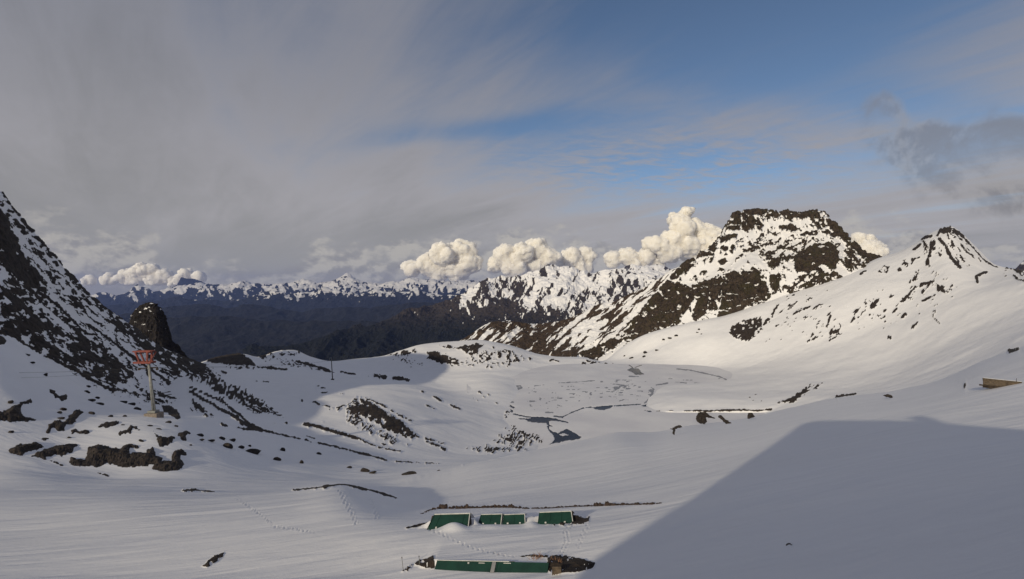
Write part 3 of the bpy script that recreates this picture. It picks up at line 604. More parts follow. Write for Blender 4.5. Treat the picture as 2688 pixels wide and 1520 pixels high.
# ------------------------------------------------------------------ the rocky summit behind the lake
def build_summit():
    sky = [(1380, 960, 900), (1480, 945, 900), (1540, 928, 900), (1590, 905, 900), (1620, 885, 905), (1650, 858, 910), (1680, 825, 915), (1700, 800, 920), (1740, 757, 925), (1760, 735, 930), (1790, 702, 935), (1810, 690, 935), (1850, 661, 940), (1880, 640, 945), (1897, 620, 950), (1908, 596, 955), (1925, 566, 960), (1945, 559, 970), (1985, 553, 980), (2010, 558, 980), (2040, 561, 980), (2065, 557, 980), (2100, 563, 980), (2140, 556, 980), (2160, 563, 980), (2180, 585, 980), (2200, 600, 980), (2215, 616, 980), (2240, 641, 980), (2260, 663, 980), (2290, 675, 980), (2315, 683, 980), (2345, 720, 975), (2420, 790, 960)]
    su = np.array(sky)
    bu = [1380, 1480, 1590, 1650, 1700, 1750, 1800, 1850, 1900, 1950, 2000, 2050, 2100, 2200, 2310, 2420]
    gz = []
    for a in bu:
        y = 790.0; gz.append((a, float(hid(y, ground((a - U0) / F * y, y)[0])), y))
    s0 = [(a, v + 40, y - 25) for a, v, y in gz]; s1 = [(a, v + 2, y + 12) for a, v, y in gz]
    s2 = []; s3 = []
    for a, v, y in gz:
        cv = float(pchip1(su[:, 0], su[:, 1], np.array([a]))[0]); cy = float(pchip1(su[:, 0], su[:, 2], np.array([a]))[0])
        s2.append((a, v * 0.62 + cv * 0.38, y * 0.70 + cy * 0.30)); s3.append((a, v * 0.36 + cv * 0.64, y * 0.28 + cy * 0.72))
    L = Loft([s0, s1, s2, s3, sky, [(a, v + 120, y + 120) for a, v, y in sky]])
    u = np.arange(1380, 2421, 2.2); X, Y, Z, U, V = L.grid(u, [12, 62, 62, 56, 24])
    mk = Mask(U, V); A = math.radians
    for k, (P, dn, sc, an, st) in enumerate([
        ([(830, 180), (870, 85), (920, 90), (930, 180), (920, 260), (800, 250), (760, 310)], None, 8, 0, 1),
        ([(935, 180), (950, 60), (1080, 45), (1200, 70), (1290, 160), (1200, 170), (1150, 190), (1140, 260), (1080, 280), (1050, 240), (1000, 280), (940, 260)], 0.72, 8, 60, 1.6),
        ([(730, 390), (740, 320), (850, 280), (900, 290), (890, 320), (800, 360)], None, 8, 0, 1), ([(1260, 60), (1380, 55), (1450, 90), (1460, 190), (1380, 150), (1290, 130)], 0.7, 8, 60, 1.6),
        ([(1350, 220), (1430, 200), (1500, 240), (1490, 280), (1400, 260)], None, 8, 0, 1),
        ([(1590, 75), (1690, 50), (1760, 100), (1870, 180), (1960, 250), (2060, 340), (2140, 430), (2180, 520), (2100, 480), (1990, 400), (1900, 330), (1800, 320), (1720, 240), (1650, 170)], 0.62, 8, 40, 1.6),
        ([(1470, 560), (1480, 510), (1600, 440), (1660, 390), (1750, 390), (1800, 370), (1900, 420), (1920, 560), (1880, 660), (1800, 630), (1740, 600), (1700, 660), (1600, 680), (1500, 680), (1470, 640)], None, 9, 0, 1),
        ([(1400, 870), (1420, 800), (1520, 720), (1660, 680), (1850, 680), (2000, 740), (1900, 790), (1700, 880), (1560, 940), (1460, 920)], 0.60, 6, -30, 1.5),
        ([(1990, 400), (2150, 440), (2330, 500), (2380, 560), (2250, 615), (2100, 650), (1950, 710), (1920, 560)], 0.42, 6, 45, 2.5),
        ([(2180, 500), (2330, 500), (2380, 560), (2250, 610)], 0.75, 8, 30, 1.5),
        ([(740, 800), (760, 700), (950, 660), (1100, 680), (1160, 740), (1200, 820), (1240, 920), (1180, 970), (1000, 1020), (930, 1080), (860, 1150), (780, 1240), (690, 1230), (700, 1100), (740, 950)], 0.92, 10, 70, 2),
        ([(440, 820), (560, 770), (740, 740), (735, 900), (700, 1060), (620, 1060), (600, 990), (580, 1090), (480, 1160), (440, 1120), (490, 960), (440, 930)], 0.9, 10, 70, 2),
        ([(1220, 700), (1300, 690), (1340, 730), (1300, 880), (1250, 900)], None, 8, 0, 1), ([(900, 640), (1050, 580), (1200, 660), (1150, 720), (1000, 680)], 0.4, 7, 20, 2),
        ([(-30, 940), (110, 850), (200, 760), (330, 790), (440, 830), (460, 930), (400, 1040), (330, 1140), (240, 1200), (120, 1290), (60, 1270), (0, 1300), (-120, 1370), (-140, 1100)], 0.80, 10, 60, 2),
        ([(180, 780), (280, 630), (340, 550), (440, 480), (500, 460), (480, 540), (440, 640), (380, 700), (300, 740)], 0.62, 8, -50, 1.6), ([(540, 470), (600, 400), (700, 345), (725, 335), (690, 440), (650, 560), (570, 600), (550, 530)], 0.62, 8, -60, 1.6),
        ([(720, 480), (740, 420), (850, 390), (880, 430), (860, 490), (780, 500)], 0.66, 7, -30, 1.5), ([(700, 560), (770, 530), (820, 570), (740, 610)], None, 7, 0, 1), ([(1130, 400), (1240, 370), (1280, 400), (1200, 420)], None, 7, 0, 1),
        ([(1190, 590), (1280, 530), (1340, 530), (1320, 600), (1240, 660)], None, 7, 0, 1), ([(1370, 520), (1420, 520), (1410, 580), (1380, 570)], None, 6, 0, 1),
        ([(880, 300), (1500, 280), (1750, 400), (1450, 600), (1200, 580), (880, 580)], 0.28, 6, -25, 1.8), ([(1050, 620), (1470, 560), (1480, 700), (1350, 900), (1280, 940)], 0.15, 5, 60, 2),
        ([(300, 800), (700, 600), (900, 560), (900, 700), (500, 790)], 0.10, 6, -30, 2), ([(1000, 250), (1700, 180), (1900, 400), (1500, 350)], 0.34, 5, 30, 2)]):
        mk.patch(fS(P), dens=dn, scale=sc, ang=A(an), stretch=st, rag=5, seed=301 + 7 * k)
    mk.patch([(1470, 955), (1560, 912), (1600, 896), (1660, 842), (1705, 792), (1710, 870), (1640, 905), (1560, 948)], dens=0.66, scale=8, ang=A(-40), stretch=2, seed=399)
    mk.stroke([(a, v + 6) for a, v, y in sky if 1900 < a < 2330], 16, rag=7, scale=9, dens=0.8, seed=398)
    mk.stroke([(a + 6, v + 4) for a, v, y in sky if 1690 < a < 1905], 14, rag=7, scale=9, dens=0.55, seed=397)
    # ledges keep a little snow on the cliffs
    led = fbm(U / 22, V / 6.0, octv=4, seed=396, gain=0.62); mk.m *= (1 - 0.95 * sstep(led, 0.34, 0.46)).astype(np.float32)
    # steep ground sheds its snow
    n = normals(X, Y, Z)
    big = fbm(X / 42, Y / 42, Z / 60, octv=4, seed=51, ridged=True)
    fine = fbm(X / 10, Y / 10, Z / 16, octv=5, seed=52, gain=0.6)
    mk.m = np.maximum(mk.m, 0.9 * sstep(fine + 0.45 * big, 0.50, 0.60) * sstep(U, 1640, 1760)).astype(np.float32)
    top = sstep(Y, 800, 830)
    ribs = fbm(X / 7, Y / 9, Z / 45, octv=4, seed=53, ridged=True, gain=0.6)
    d = top * (3.0 * big + mk.m * (3.0 + 6.0 * fine + 5.0 * ribs))
    X, Y, Z = X + n[..., 0] * d * 0.6, Y + n[..., 1] * d, Z + n[..., 2] * d * 0.8
    structure(mesh_grid('rocky_mountain', X, Y, Z, M_PEAK, {'rock': mk.m}, smooth=False))
build_summit()

# ------------------------------------------------------------------ farther ridges
def far_ridge(name, sky, base, mat, step, rows, amp, size, seed, rockfn, back=(160, 1.25), smooth=True, mids=None):
    """sky = skyline (u, v, Y); base = foot (u, v, Y); a body with a back slope"""
    su = np.array(sky, float); bu = np.array(base, float)
    us = su[:, 0]
    md = []
    for a in us:
        cv, cy = np.interp(a, su[:, 0], su[:, 1]), np.interp(a, su[:, 0], su[:, 2]); bv, by = np.interp(a, bu[:, 0], bu[:, 1]), np.interp(a, bu[:, 0], bu[:, 2])
        t = mids or 0.45
        md.append((a, bv + (cv - bv) * t, by + (cy - by) * t * 0.85))
    bs = [(a, float(np.interp(a, bu[:, 0], bu[:, 1])), float(np.interp(a, bu[:, 0], bu[:, 2]))) for a in us]
    ua = np.arange(us[0], us[-1] + 1, 4.0); sv, sy = np.interp(ua, su[:, 0], su[:, 1]), np.interp(ua, su[:, 0], su[:, 2])
    bv, by = np.interp(ua, bu[:, 0], bu[:, 1]), np.interp(ua, bu[:, 0], bu[:, 2]); t = 0.10
    und = [(a, c + (d - c) * t, e + (f - e) * t * 1.3) for a, c, d, e, f in zip(ua, sv, bv, sy, by)]
    L = Loft([bs, md, und, sky, [(a, v + back[0], y * back[1]) for a, v, y in sky]], blur=[0, 40, 16, 0, 10], straight=True)
    rows = [rows[0], int(rows[1] * 0.75), int(rows[1] * 0.25) + 2, rows[2]]
    u = np.arange(us[0], us[-1] + 0.1, step)
    X, Y, Z, U, V = L.grid(u, rows)
    n = normals(X, Y, Z)
    r1 = fbm(X / size, Y / size, Z / size, octv=5, seed=seed, ridged=True, gain=0.55)
    r2 = fbm(X / (size * 0.22), Y / (size * 0.22), Z / (size * 0.22), octv=4, seed=seed + 3, gain=0.6)
    nr_ = X.shape[0]; sky_row = rows[0] + rows[1] + rows[2]; edge = 0.35 + 0.65 * np.clip(np.abs(np.arange(nr_) - sky_row) / 8.0, 0, 1)[:, None]
    d = amp * (r1 + 0.5 * r2) * edge
    m = rockfn(X, Y, Z, U, V, r1, r2).astype(np.float32)
    X, Y, Z = X + n[..., 0] * d, Y + n[..., 1] * d, Z + n[..., 2] * d
    return structure(mesh_grid(name, X, Y, Z, mat, {'rock': m}, smooth=smooth))

def streak(u, v, ang, along, across, seed, octv=4):
    c, s = math.cos(ang), math.sin(ang)
    return fbm((u * c + v * s) / along, (-u * s + v * c) / across, octv=octv, seed=seed, gain=0.6)

# brown spur with snow gullies, running down left of the rocky mountain
def spur_rock(X, Y, Z, U, V, r1, r2):
    s = streak(U, V, math.radians(-42), 60, 10, 61) * 1.1 + 0.9 * streak(U, V, math.radians(-36), 34, 5, 62)
    bias = -0.05 + 0.32 * sstep(1480 - U, -120, 200) - 0.28 * sstep(U, 1540, 1720) + 0.25 * sstep(V, 890, 930) * sstep(1560 - U, 0, 120)
    return sstep(s + bias + 0.25 * r2, -0.16, 0.10)
far_ridge('rock_spur', [(1130, 925, 1350), (1180, 905, 1380), (1215, 890, 1400), (1240, 878, 1420), (1262, 861, 1440), (1300, 845, 1460), (1340, 845, 1480), (1400, 850, 1500), (1460, 847, 1520), (1490, 838, 1520), (1540, 815, 1500), (1580, 796, 1480), (1620, 790, 1460), (1660, 768, 1440), (1700, 748, 1420), (1740, 726, 1400), (1770, 705, 1380), (1830, 690, 1380)],
          [(1130, 1040, 1180), (1500, 1010, 1150), (1830, 960, 1130)], M_SPUR, 2.2, [70, 80, 20], 9.0, 70.0, 63, spur_rock, back=(90, 1.15), smooth=False)

# snowy massif across the valley
def massif_rock(X, Y, Z, U, V, r1, r2):
    s = 0.9 * streak(U, V, math.radians(118), 36, 6.5, 71) + 0.75 * streak(U, V, math.radians(62), 32, 7, 72) + 0.35 * fbm(U / 9, V / 7, octv=3, seed=73) + 0.35 * fbm(U / 40, V / 25, octv=2, seed=77) + 0.4 * (0.3 - r1)
    line = 792 + 18 * fbm(U / 70, V / 200, octv=2, seed=74) + 30 * sstep(U, 1400, 1560) - 30 * sstep(1250 - U, -30, 120)
    alt = (V - line) / 60.0
    snowfield = 0.7 * np.exp(-(((U - 1505) / 34) ** 2 + ((V - 757) / 17) ** 2))
    alt = np.where(alt < 0, alt * 0.35, alt * 1.1)
    return sstep(s * 1.7 + alt + 0.10 - snowfield, -0.12, 0.14)
far_ridge('snowy_massif', [(640, 925, 5200), (760, 905, 5400), (860, 880, 5600), (960, 858, 6000), (1020, 840, 6300), (1060, 828, 6500), (1100, 812, 6700), (1150, 803, 6900), (1200, 785, 7000), (1240, 757, 7100), (1270, 739, 7200), (1300, 734, 7300), (1330, 729, 7350), (1360, 727, 7400), (1400, 722, 7400), (1420, 712, 7400), (1440, 697, 7400), (1455, 698, 7400), (1470, 706, 7400), (1490, 701, 7400), (1505, 704, 7400), (1525, 717, 7400), (1560, 719, 7400), (1600, 712, 7400), (1650, 714, 7300), (1700, 729, 7200), (1750, 745, 7000), (1850, 765, 6900)],
          [(640, 1060, 4200), (1200, 1010, 4600), (1850, 960, 4800)], M_MID, 2.0, [70, 110, 12], 95.0, 560.0, 75, massif_rock, back=(60, 1.2), smooth=False, mids=0.5)

def high_rock(line, k, seed, ang=60):
    def f(X, Y, Z, U, V, r1, r2):
        s = 0.9 * streak(U, V, math.radians(ang), 20, 6, seed) + 0.8 * streak(U, V, math.radians(180 - ang), 18, 6, seed + 1) + 0.8 * fbm(U / 16, V / 6, octv=4, seed=seed + 2, gain=0.65)
        s = s + 0.5 * (0.3 - r1)
        ln = line + 8 * fbm(U / 60, V / 300, octv=3, seed=seed + 3)
        return sstep(s * 1.1 + np.clip((V - ln) / k, -0.30, 3) - 0.10, -0.28, 0.28)
    return f
far_ridge('snowy_range', [(1540, 745, 13000), (1580, 728, 13000), (1600, 718, 13000), (1630, 706, 13000), (1645, 700, 13000), (1658, 696, 13000), (1672, 700, 13000), (1690, 703, 13000), (1708, 697, 13000), (1722, 694, 13000), (1745, 699, 13000), (1762, 708, 13000), (1778, 718, 13000), (1810, 735, 13000), (1880, 750, 13000)],
          [(1540, 860, 10500), (1880, 860, 10500)], M_MID, 1.8, [14, 60, 8], 110.0, 800.0, 81, high_rock(742, 45, 82), back=(60, 1.2), smooth=False)
far_ridge('distant_peak', [(2590, 760, 6000), (2640, 738, 6000), (2662, 714, 6000), (2678, 694, 6000), (2700, 672, 6000), (2740, 650, 6000), (2800, 690, 6000), (2900, 750, 6000)],
          [(2590, 850, 5000), (2900, 850, 5000)], M_MID, 3.0, [14, 50, 8], 50.0, 500.0, 85, high_rock(690, 30, 86), back=(80, 1.2), smooth=False)
rng = np.random.RandomState(4)
def jag(sky, amp, step, seed, lo=None):
    """add small summits between the surveyed ones"""
    S = np.array(sky, float); u = np.arange(S[0, 0], S[-1, 0] + 1, step)
    v = np.interp(u, S[:, 0], S[:, 1]) - amp * fbm(u / (step * 3.0), u * 0 + 0.5, octv=3, seed=seed, gain=0.6, ridged=True) + amp * 0.5
    return [(a, b, float(np.interp(a, S[:, 0], S[:, 2]))) for a, b in zip(u, v)]
Y1, Y2, Y3, Y4 = 27000., 20000., 13000., 9000.
far_ridge('far_range', jag([(100, 800, Y1), (200, 790, Y1), (240, 778, Y1), (262, 767, Y1), (280, 770, Y1), (300, 778, Y1), (335, 768, Y1), (362, 744, Y1), (380, 756, Y1), (400, 768, Y1), (450, 752, Y1), (480, 750, Y1), (520, 742, Y1), (560, 748, Y1), (610, 742, Y1), (640, 740, Y1), (700, 746, Y1), (760, 745, Y1), (800, 729, Y1), (830, 744, Y1), (885, 738, Y1), (908, 719, Y1), (922, 722, Y1), (945, 739, Y1), (1000, 746, Y1), (1050, 741, Y1), (1075, 728, Y1), (1120, 733, Y1), (1180, 738, Y1), (1240, 735, Y1), (1270, 742, Y1), (1340, 755, Y1), (1500, 765, Y1)], 3.5, 4.0, 91),
          [(100, 860, 22500), (1500, 860, 22500)], M_FAR, 2.2, [12, 66, 8], 190.0, 1700.0, 92, high_rock(762, 34, 93), back=(40, 1.12), smooth=False)
far_ridge('dark_distant_peak', [(430, 765, 31000), (466, 748, 31000), (476, 728, 31000), (486, 731, 31000), (510, 733, 31000), (528, 738, 31000), (545, 748, 31000), (580, 765, 31000)],
          [(430, 830, 29000), (580, 830, 29000)], M_FAR, 2.0, [8, 30, 6], 90.0, 900.0, 95, lambda X, Y, Z, U, V, a, b: np.ones_like(X), back=(40, 1.05), smooth=False)
far_ridge('middle_range', jag([(60, 840, Y2), (200, 812, Y2), (330, 800, Y2), (440, 790, Y2), (470, 778, Y2), (500, 790, Y2), (600, 793, Y2), (650, 785, Y2), (700, 768, Y2), (728, 757, Y2), (760, 776, Y2), (820, 765, Y2), (853, 752, Y2), (900, 770, Y2), (950, 778, Y2), (985, 762, Y2), (1040, 770, Y2), (1100, 765, Y2), (1150, 776, Y2), (1200, 780, Y2), (1300, 790, Y2), (1500, 800, Y2)], 4.0, 5.0, 101),
          [(60, 900, 16000), (1500, 900, 16000)], M_FAR, 2.4, [12, 56, 8], 170.0, 1500.0, 102, high_rock(772, 20, 103), back=(40, 1.15), smooth=False)
far_ridge('forest_hills', jag([(0, 870, Y3), (200, 850, Y3), (380, 815, Y3), (520, 800, Y3), (600, 812, Y3), (680, 806, Y3), (780, 825, Y3), (900, 812, Y3), (1000, 806, Y3), (1100, 800, Y3), (1300, 815, Y3), (1500, 830, Y3)], 4.0, 16.0, 105),
          [(0, 950, 9500), (1500, 950, 9500)], M_FAR, 3.0, [16, 50, 8], 200.0, 1900.0, 106, lambda X, Y, Z, U, V, a, b: 0.9 + 0 * X, back=(50, 1.2))
far_ridge('near_forest_hills', jag([(-100, 930, Y4), (200, 885, Y4), (420, 840, Y4), (560, 832, Y4), (720, 850, Y4), (860, 848, Y4), (980, 850, Y4), (1200, 870, Y4), (1400, 880, Y4)], 3.0, 20.0, 107),
          [(-100, 1080, 5200), (1400, 1080, 5200)], M_FAR, 3.0, [30, 50, 8], 150.0, 1400.0, 108, lambda X, Y, Z, U, V, a, b: 0.9 + 0 * X, back=(60, 1.2))
# rock tower left of the valley
def build_tower():
    sky = [(300, 960, 760), (330, 880, 752), (348, 838, 745), (360, 818, 740), (375, 803, 735), (390, 796, 732), (402, 797, 732), (416, 808, 735), (426, 826, 740), (434, 846, 745), (441, 870, 748), (450, 892, 750), (468, 915, 755), (486, 938, 760), (510, 965, 765), (540, 1000, 770)]
    L = Loft([[(a, max(v + 20, 1060), y - 40) for a, v, y in sky], [(a, v * 0.3 + 1040 * 0.7 if v < 1000 else v + 8, y - 22) for a, v, y in sky], [(a, v * 0.8 + 1000 * 0.2 if v < 980 else v + 4, y - 9) for a, v, y in sky], sky, [(a, v + 40, y + 40) for a, v, y in sky]])
    u = np.arange(300, 541, 1.6); X, Y, Z, U, V = L.grid(u, [12, 40, 40, 10])
    n = normals(X, Y, Z); r = fbm(X / 9, Y / 9, Z / 40, octv=5, seed=111, ridged=True, gain=0.6); d = 6.0 * r
    m = 1.0 - 0.9 * sstep(fbm(U / 10, V / 4, octv=3, seed=113), 0.52, 0.62) * sstep(900 - V, 0, 60) - 0.9 * sstep(fbm(U / 6, V / 6, octv=3, seed=112) - np.abs(U - 352) / 14 - np.abs(V - 835) / 40, -0.3, 0.1)
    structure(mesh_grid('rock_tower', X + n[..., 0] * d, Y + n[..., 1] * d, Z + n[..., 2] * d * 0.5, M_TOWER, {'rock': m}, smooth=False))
build_tower()
# valley floor under everything, reaching past the last range
def build_floor():
    x = np.linspace(-40000, 40000, 40); y = np.concatenate([np.linspace(1000, 6000, 10), np.linspace(8000, 33000, 16)])
    X, Y = np.meshgrid(x, y)
    Z = -820 + 60 * fbm(X / 3000, Y / 3000, seed=6) - 500 * sstep(Y, 1500, 6000)
    structure(mesh_grid('valley_floor', X, Y, Z, M_FAR, {'rock': np.ones_like(X)}))
build_floor()

# ------------------------------------------------------------------ frozen lake
def mat_lake():
    m = bpy.data.materials.new('lake_ice'); m.use_nodes = True; N = NT(m.node_tree)
    g = N.n('ShaderNodeNewGeometry'); p = g.outputs['Position']
    wat = N.n('ShaderNodeAttribute', attribute_name='water').outputs['Fac']; slu = N.n('ShaderNodeAttribute', attribute_name='slush').outputs['Fac']
    nf = N.noise(p, 0.35, 4.0); nb = N.noise(p, 0.02, 4.0, 0.6)
    jit = N.math('MULTIPLY', N.math('SUBTRACT', nf, 0.5), 0.5)
    w = N.smooth(N.math('ADD', wat, jit), 0.42, 0.58); s = N.smooth(N.math('ADD', slu, jit), 0.40, 0.62)
    ice = N.mix(N.smooth(nb, 0.3, 0.7), rgba((0.63, 0.63, 0.67)), rgba((0.74, 0.74, 0.76)))
    c = N.mix(s, ice, rgba((0.24, 0.25, 0.28))); c = N.mix(w, c, rgba((0.012, 0.012, 0.018)))
    b = N.n('ShaderNodeBsdfPrincipled'); N.l(c, b.inputs['Base Color']); N.l(N.smooth(w, 0, 1, 0.6, 0.22), b.inputs['Roughness'])
    N.l(N.smooth(w, 0, 1, 0.3, 0.10), b.inputs['Specular IOR Level'])
    bp = N.n('ShaderNodeBump'); bp.inputs['Strength'].default_value = 0.25; bp.inputs['Distance'].default_value = 0.5
    N.l(N.math('SUBTRACT', N.math('MULTIPLY', nf, 0.2), w), bp.inputs['Height']); N.l(bp.outputs[0], b.inputs['Normal'])
    o = N.n('ShaderNodeOutputMaterial'); N.l(b.outputs[0], o.inputs[0]); return m
def build_lake():
    u = np.arange(1225, 2045, 2.2); v = np.concatenate([np.arange(955, 985, 0.9), np.arange(985, 1200, 1.8)])[::-1]
    U, V = np.meshgrid(u, v); Y = -LAKE * F / (V - V0); X = (U - U0) / F * Y
    wk = Mask(U, V); sk = Mask(U, V)
    wk.patch(fE([(560, 790), (640, 800), (740, 760), (830, 810), (885, 845), (870, 865), (700, 890), (560, 920), (610, 870), (600, 830)]), rag=2.5, seed=1)
    k = poly_sdf(U, V, fE([(655, 820), (700, 810), (748, 825), (690, 833)])) > -0.6; wk.m[k] = 0
    wk.patch(fE([(220, 655), (330, 655), (430, 640), (540, 645), (640, 665), (740, 690), (770, 710), (690, 690), (580, 680), (540, 690), (560, 720), (590, 740), (550, 735), (520, 705), (430, 700), (350, 690), (320, 670)]), rag=1.6, seed=2, edge=1.2)
    wk.patch(fE([(980, 545), (1100, 528), (1215, 523), (1200, 540), (1120, 570), (1030, 560)]), rag=1.6, seed=3, edge=1.2)
    wk.patch(fE([(1480, 525), (1590, 510), (1540, 540)]), rag=1.2, seed=4, edge=1)
    wk.patch(fE([(1335, 160), (1400, 138), (1470, 148), (1500, 188), (1538, 206), (1440, 213), (1400, 182)]), rag=1.5, seed=5, edge=1)
    for k, (P, w) in enumerate([([(690, 640), (790, 590), (900, 550), (980, 540)], 2.6), ([(1215, 527), (1390, 517), (1490, 510)], 2.2), ([(600, 632), (690, 642)], 3.5), ([(190, 610), (330, 640), (400, 645)], 3), ([(80, 565), (130, 560), (170, 580)], 7), ([(-60, 505), (60, 512), (130, 515), (190, 545)], 4), ([(1530, 572), (1600, 588)], 2.5), ([(540, 740), (550, 770), (590, 800)], 4), ([(1370, 108), (1410, 140)], 2), ([(1430, 135), (1500, 110)], 2)]):
        wk.stroke(fE(P), w, rag=1.0, seed=10 + k, edge=1.0)
    for k, (P, w) in enumerate([([(1530, 500), (1590, 450), (1615, 400), (1610, 350)], 3), ([(115, 440), (170, 375), (270, 340)], 6), ([(200, 328), (260, 325)], 4), ([(1860, 150), (2000, 165), (2150, 195), (2300, 230), (2365, 258)], 3), ([(1650, 315), (1765, 297)], 3.5), ([(1180, 300), (1325, 320)], 2.2), ([(650, 295), (1020, 270)], 2), ([(1240, 265), (1400, 265)], 2.4), ([(1840, 283), (1960, 293)], 2.5), ([(400, 325), (510, 310)], 2), ([(520, 595), (590, 597)], 4), ([(355, 480), (405, 480)], 4), ([(130, 490), (190, 492)], 4), ([(2040, 290), (2200, 308)], 2.2), ([(640, 520), (690, 535)], 2), ([(1370, 225), (1470, 228)], 3)]):
        sk.stroke(fE(P), w, rag=1.2, seed=30 + k, edge=1.2)
    sk.patch(fE([(1555, 370), (1620, 350), (1628, 410), (1590, 455), (1560, 420)]), dens=0.5, scale=4, rag=2, seed=50)
    sk.patch(fE([(250, 330), (900, 290), (1600, 180), (2360, 250), (1650, 330), (1600, 500), (900, 530), (300, 610)]), dens=0.14, scale=3.2, ang=0.05, stretch=5, rag=3, seed=51)
    Z = np.full_like(X, LAKE) + 0.25 * fbm(X / 25, Y / 25, octv=2, seed=7) * (1 - wk.m)
    structure(mesh_grid('frozen_lake', X, Y, Z - 0.25 * wk.m, mat_lake(), {'water': wk.m, 'slush': sk.m}))
build_lake()

# ------------------------------------------------------------------ cumulus clouds beyond the last range
def ico_unit(sub):
    import bmesh
    bm = bmesh.new(); bmesh.ops.create_icosphere(bm, subdivisions=sub, radius=1.0)
    v = np.array([x.co[:] for x in bm.verts]); f = np.array([[y.index for y in x.verts] for x in bm.faces]); bm.free(); return v, f
def mat_cloud():
    m = bpy.data.materials.new('cloud_vapour'); m.use_nodes = True; N = NT(m.node_tree)
    b = N.n('ShaderNodeBsdfPrincipled'); b.inputs['Base Color'].default_value = (0.80, 0.775, 0.72, 1)
    b.inputs['Roughness'].default_value = 1.0; b.inputs['Specular IOR Level'].default_value = 0.0
    b.inputs['Subsurface Weight'].default_value = 1.0; b.inputs['Subsurface Radius'].default_value = (1, 1, 1); b.inputs['Subsurface Scale'].default_value = 650.0
    o = N.n('ShaderNodeOutputMaterial'); N.l(b.outputs[0], o.inputs[0]); return m
M_CLOUD = mat_cloud()
CYD = 39000.0
ICO3 = ico_unit(4); ICO2 = ico_unit(3)
def cloud(label, lobes, seed, Y=CYD, flat=None):
    """lobes: (u, v, radius px) of the main heads; smaller heads bud from them"""
    r = np.random.RandomState(seed); k = Y / F; S = []
    for (u, v, rad) in lobes:
        c = np.array([(u - U0) * k, Y + r.uniform(-0.6, 0.6) * rad * k, (V0 - v) * k]); S.append((c, rad * k, 0))
        for _ in range(9):
            d = r.normal(size=3); d[2] = abs(d[2]) * 0.8 - 0.25; d[1] = -abs(d[1]); d /= np.linalg.norm(d)
            r1 = rad * k * r.uniform(0.34, 0.58); c1 = c + d * rad * k * r.uniform(0.55, 0.8); S.append((c1, r1, 1))
            for _ in range(3):
                e = r.normal(size=3); e[1] = -abs(e[1]); e[2] = abs(e[2]) * 0.8 - 0.2; e /= np.linalg.norm(e)
                S.append((c1 + e * r1 * 0.72, r1 * r.uniform(0.3, 0.5), 2))
    Vs = []; Fs = []; n = 0
    zf = (V0 - flat) * k if flat else None
    for c, rad, lv in S:
        bv, bf = ICO3 if lv == 0 else ICO2
        p = bv * rad + c
        q = p / (rad * 0.55); nz = fbm(q[:, 0], q[:, 1], q[:, 2], octv=4, seed=seed, gain=0.62)
        p = p + bv * (rad * 0.26 * nz)[:, None]
        if zf is not None: p[:, 2] = np.where(p[:, 2] < zf, zf + (p[:, 2] - zf) * 0.15, p[:, 2])
        Vs.append(p); Fs.append(bf + n); n += len(bv)
    V = np.concatenate(Vs); Fc = np.concatenate(Fs); base = V.mean(0); base[2] = V[:, 2].min()
    tm = bpy.data.meshes.new('lobes'); tm.from_pydata((V - base).tolist(), [], Fc.tolist()); tm.update()
    to = bpy.data.objects.new('lobes', tm); COL.objects.link(to)
    rm = to.modifiers.new('r', 'REMESH'); rm.mode = 'VOXEL'; rm.voxel_size = 1.9 * k
    sm = to.modifiers.new('s', 'SMOOTH'); sm.iterations = 5; sm.factor = 0.6
    dg = bpy.context.evaluated_depsgraph_get(); me = bpy.data.meshes.new_from_object(to.evaluated_get(dg)); me.name = 'cumulus_cloud'
    bpy.data.objects.remove(to); bpy.data.meshes.remove(tm)
    n = len(me.vertices); co = np.empty(n * 3); me.vertices.foreach_get('co', co); co = co.reshape(-1, 3)
    nn = np.empty(n * 3); me.vertices.foreach_get('normal', nn); nn = nn.reshape(-1, 3)
    q = co / (20 * k); b1 = np.abs(fbm(q[:, 0], q[:, 1], q[:, 2], octv=1, seed=seed)); q = co / (8.5 * k); b2 = np.abs(fbm(q[:, 0], q[:, 1], q[:, 2], octv=2, seed=seed + 1))
    co = co + nn * ((b1 - 0.3) * 7 * k + (b2 - 0.25) * 3.4 * k)[:, None]
    me.vertices.foreach_set('co', co.ravel()); me.polygons.foreach_set('use_smooth', np.ones(len(me.polygons), bool)); me.materials.clear(); me.materials.append(M_CLOUD); me.update()
    o = bpy.data.objects.new('cumulus_cloud', me); o.location = base; COL.objects.link(o)
    o['label'] = label; o['category'] = 'cloud'; o['group'] = 'cumulus clouds over the far range'
    return o
cloud('long cream cumulus bank at far left above the dark distant peak', [(240, 738, 15), (285, 734, 18), (330, 727, 21), (370, 716, 24), (395, 712, 22), (430, 726, 20), (485, 724, 18), (520, 728, 16), (350, 740, 22), (410, 738, 22), (460, 742, 18)], 11, flat=748)
cloud('round bright cumulus head left of the snowy massif', [(1120, 695, 30), (1165, 670, 34), (1210, 664, 36), (1235, 690, 30), (1150, 710, 30), (1200, 705, 34), (1080, 705, 22)], 15, flat=740)
cloud('cream twin-headed cumulus directly behind the pointed massif summit', [(1325, 672, 32), (1370, 668, 28), (1410, 656, 30), (1440, 675, 26), (1350, 700, 34), (1410, 700, 34), (1300, 695, 22)], 16, flat=735)
cloud('small bright cumulus just right of the pointed massif summit', [(1500, 680, 26), (1540, 670, 26), (1520, 705, 32), (1470, 700, 22)], 17, Y=41000., flat=735)
cloud('flat cumulus above the blue snowy range beside the rocky mountain', [(1610, 682, 22), (1650, 674, 24), (1695, 676, 24), (1730, 688, 20), (1670, 700, 28)], 18, flat=725)
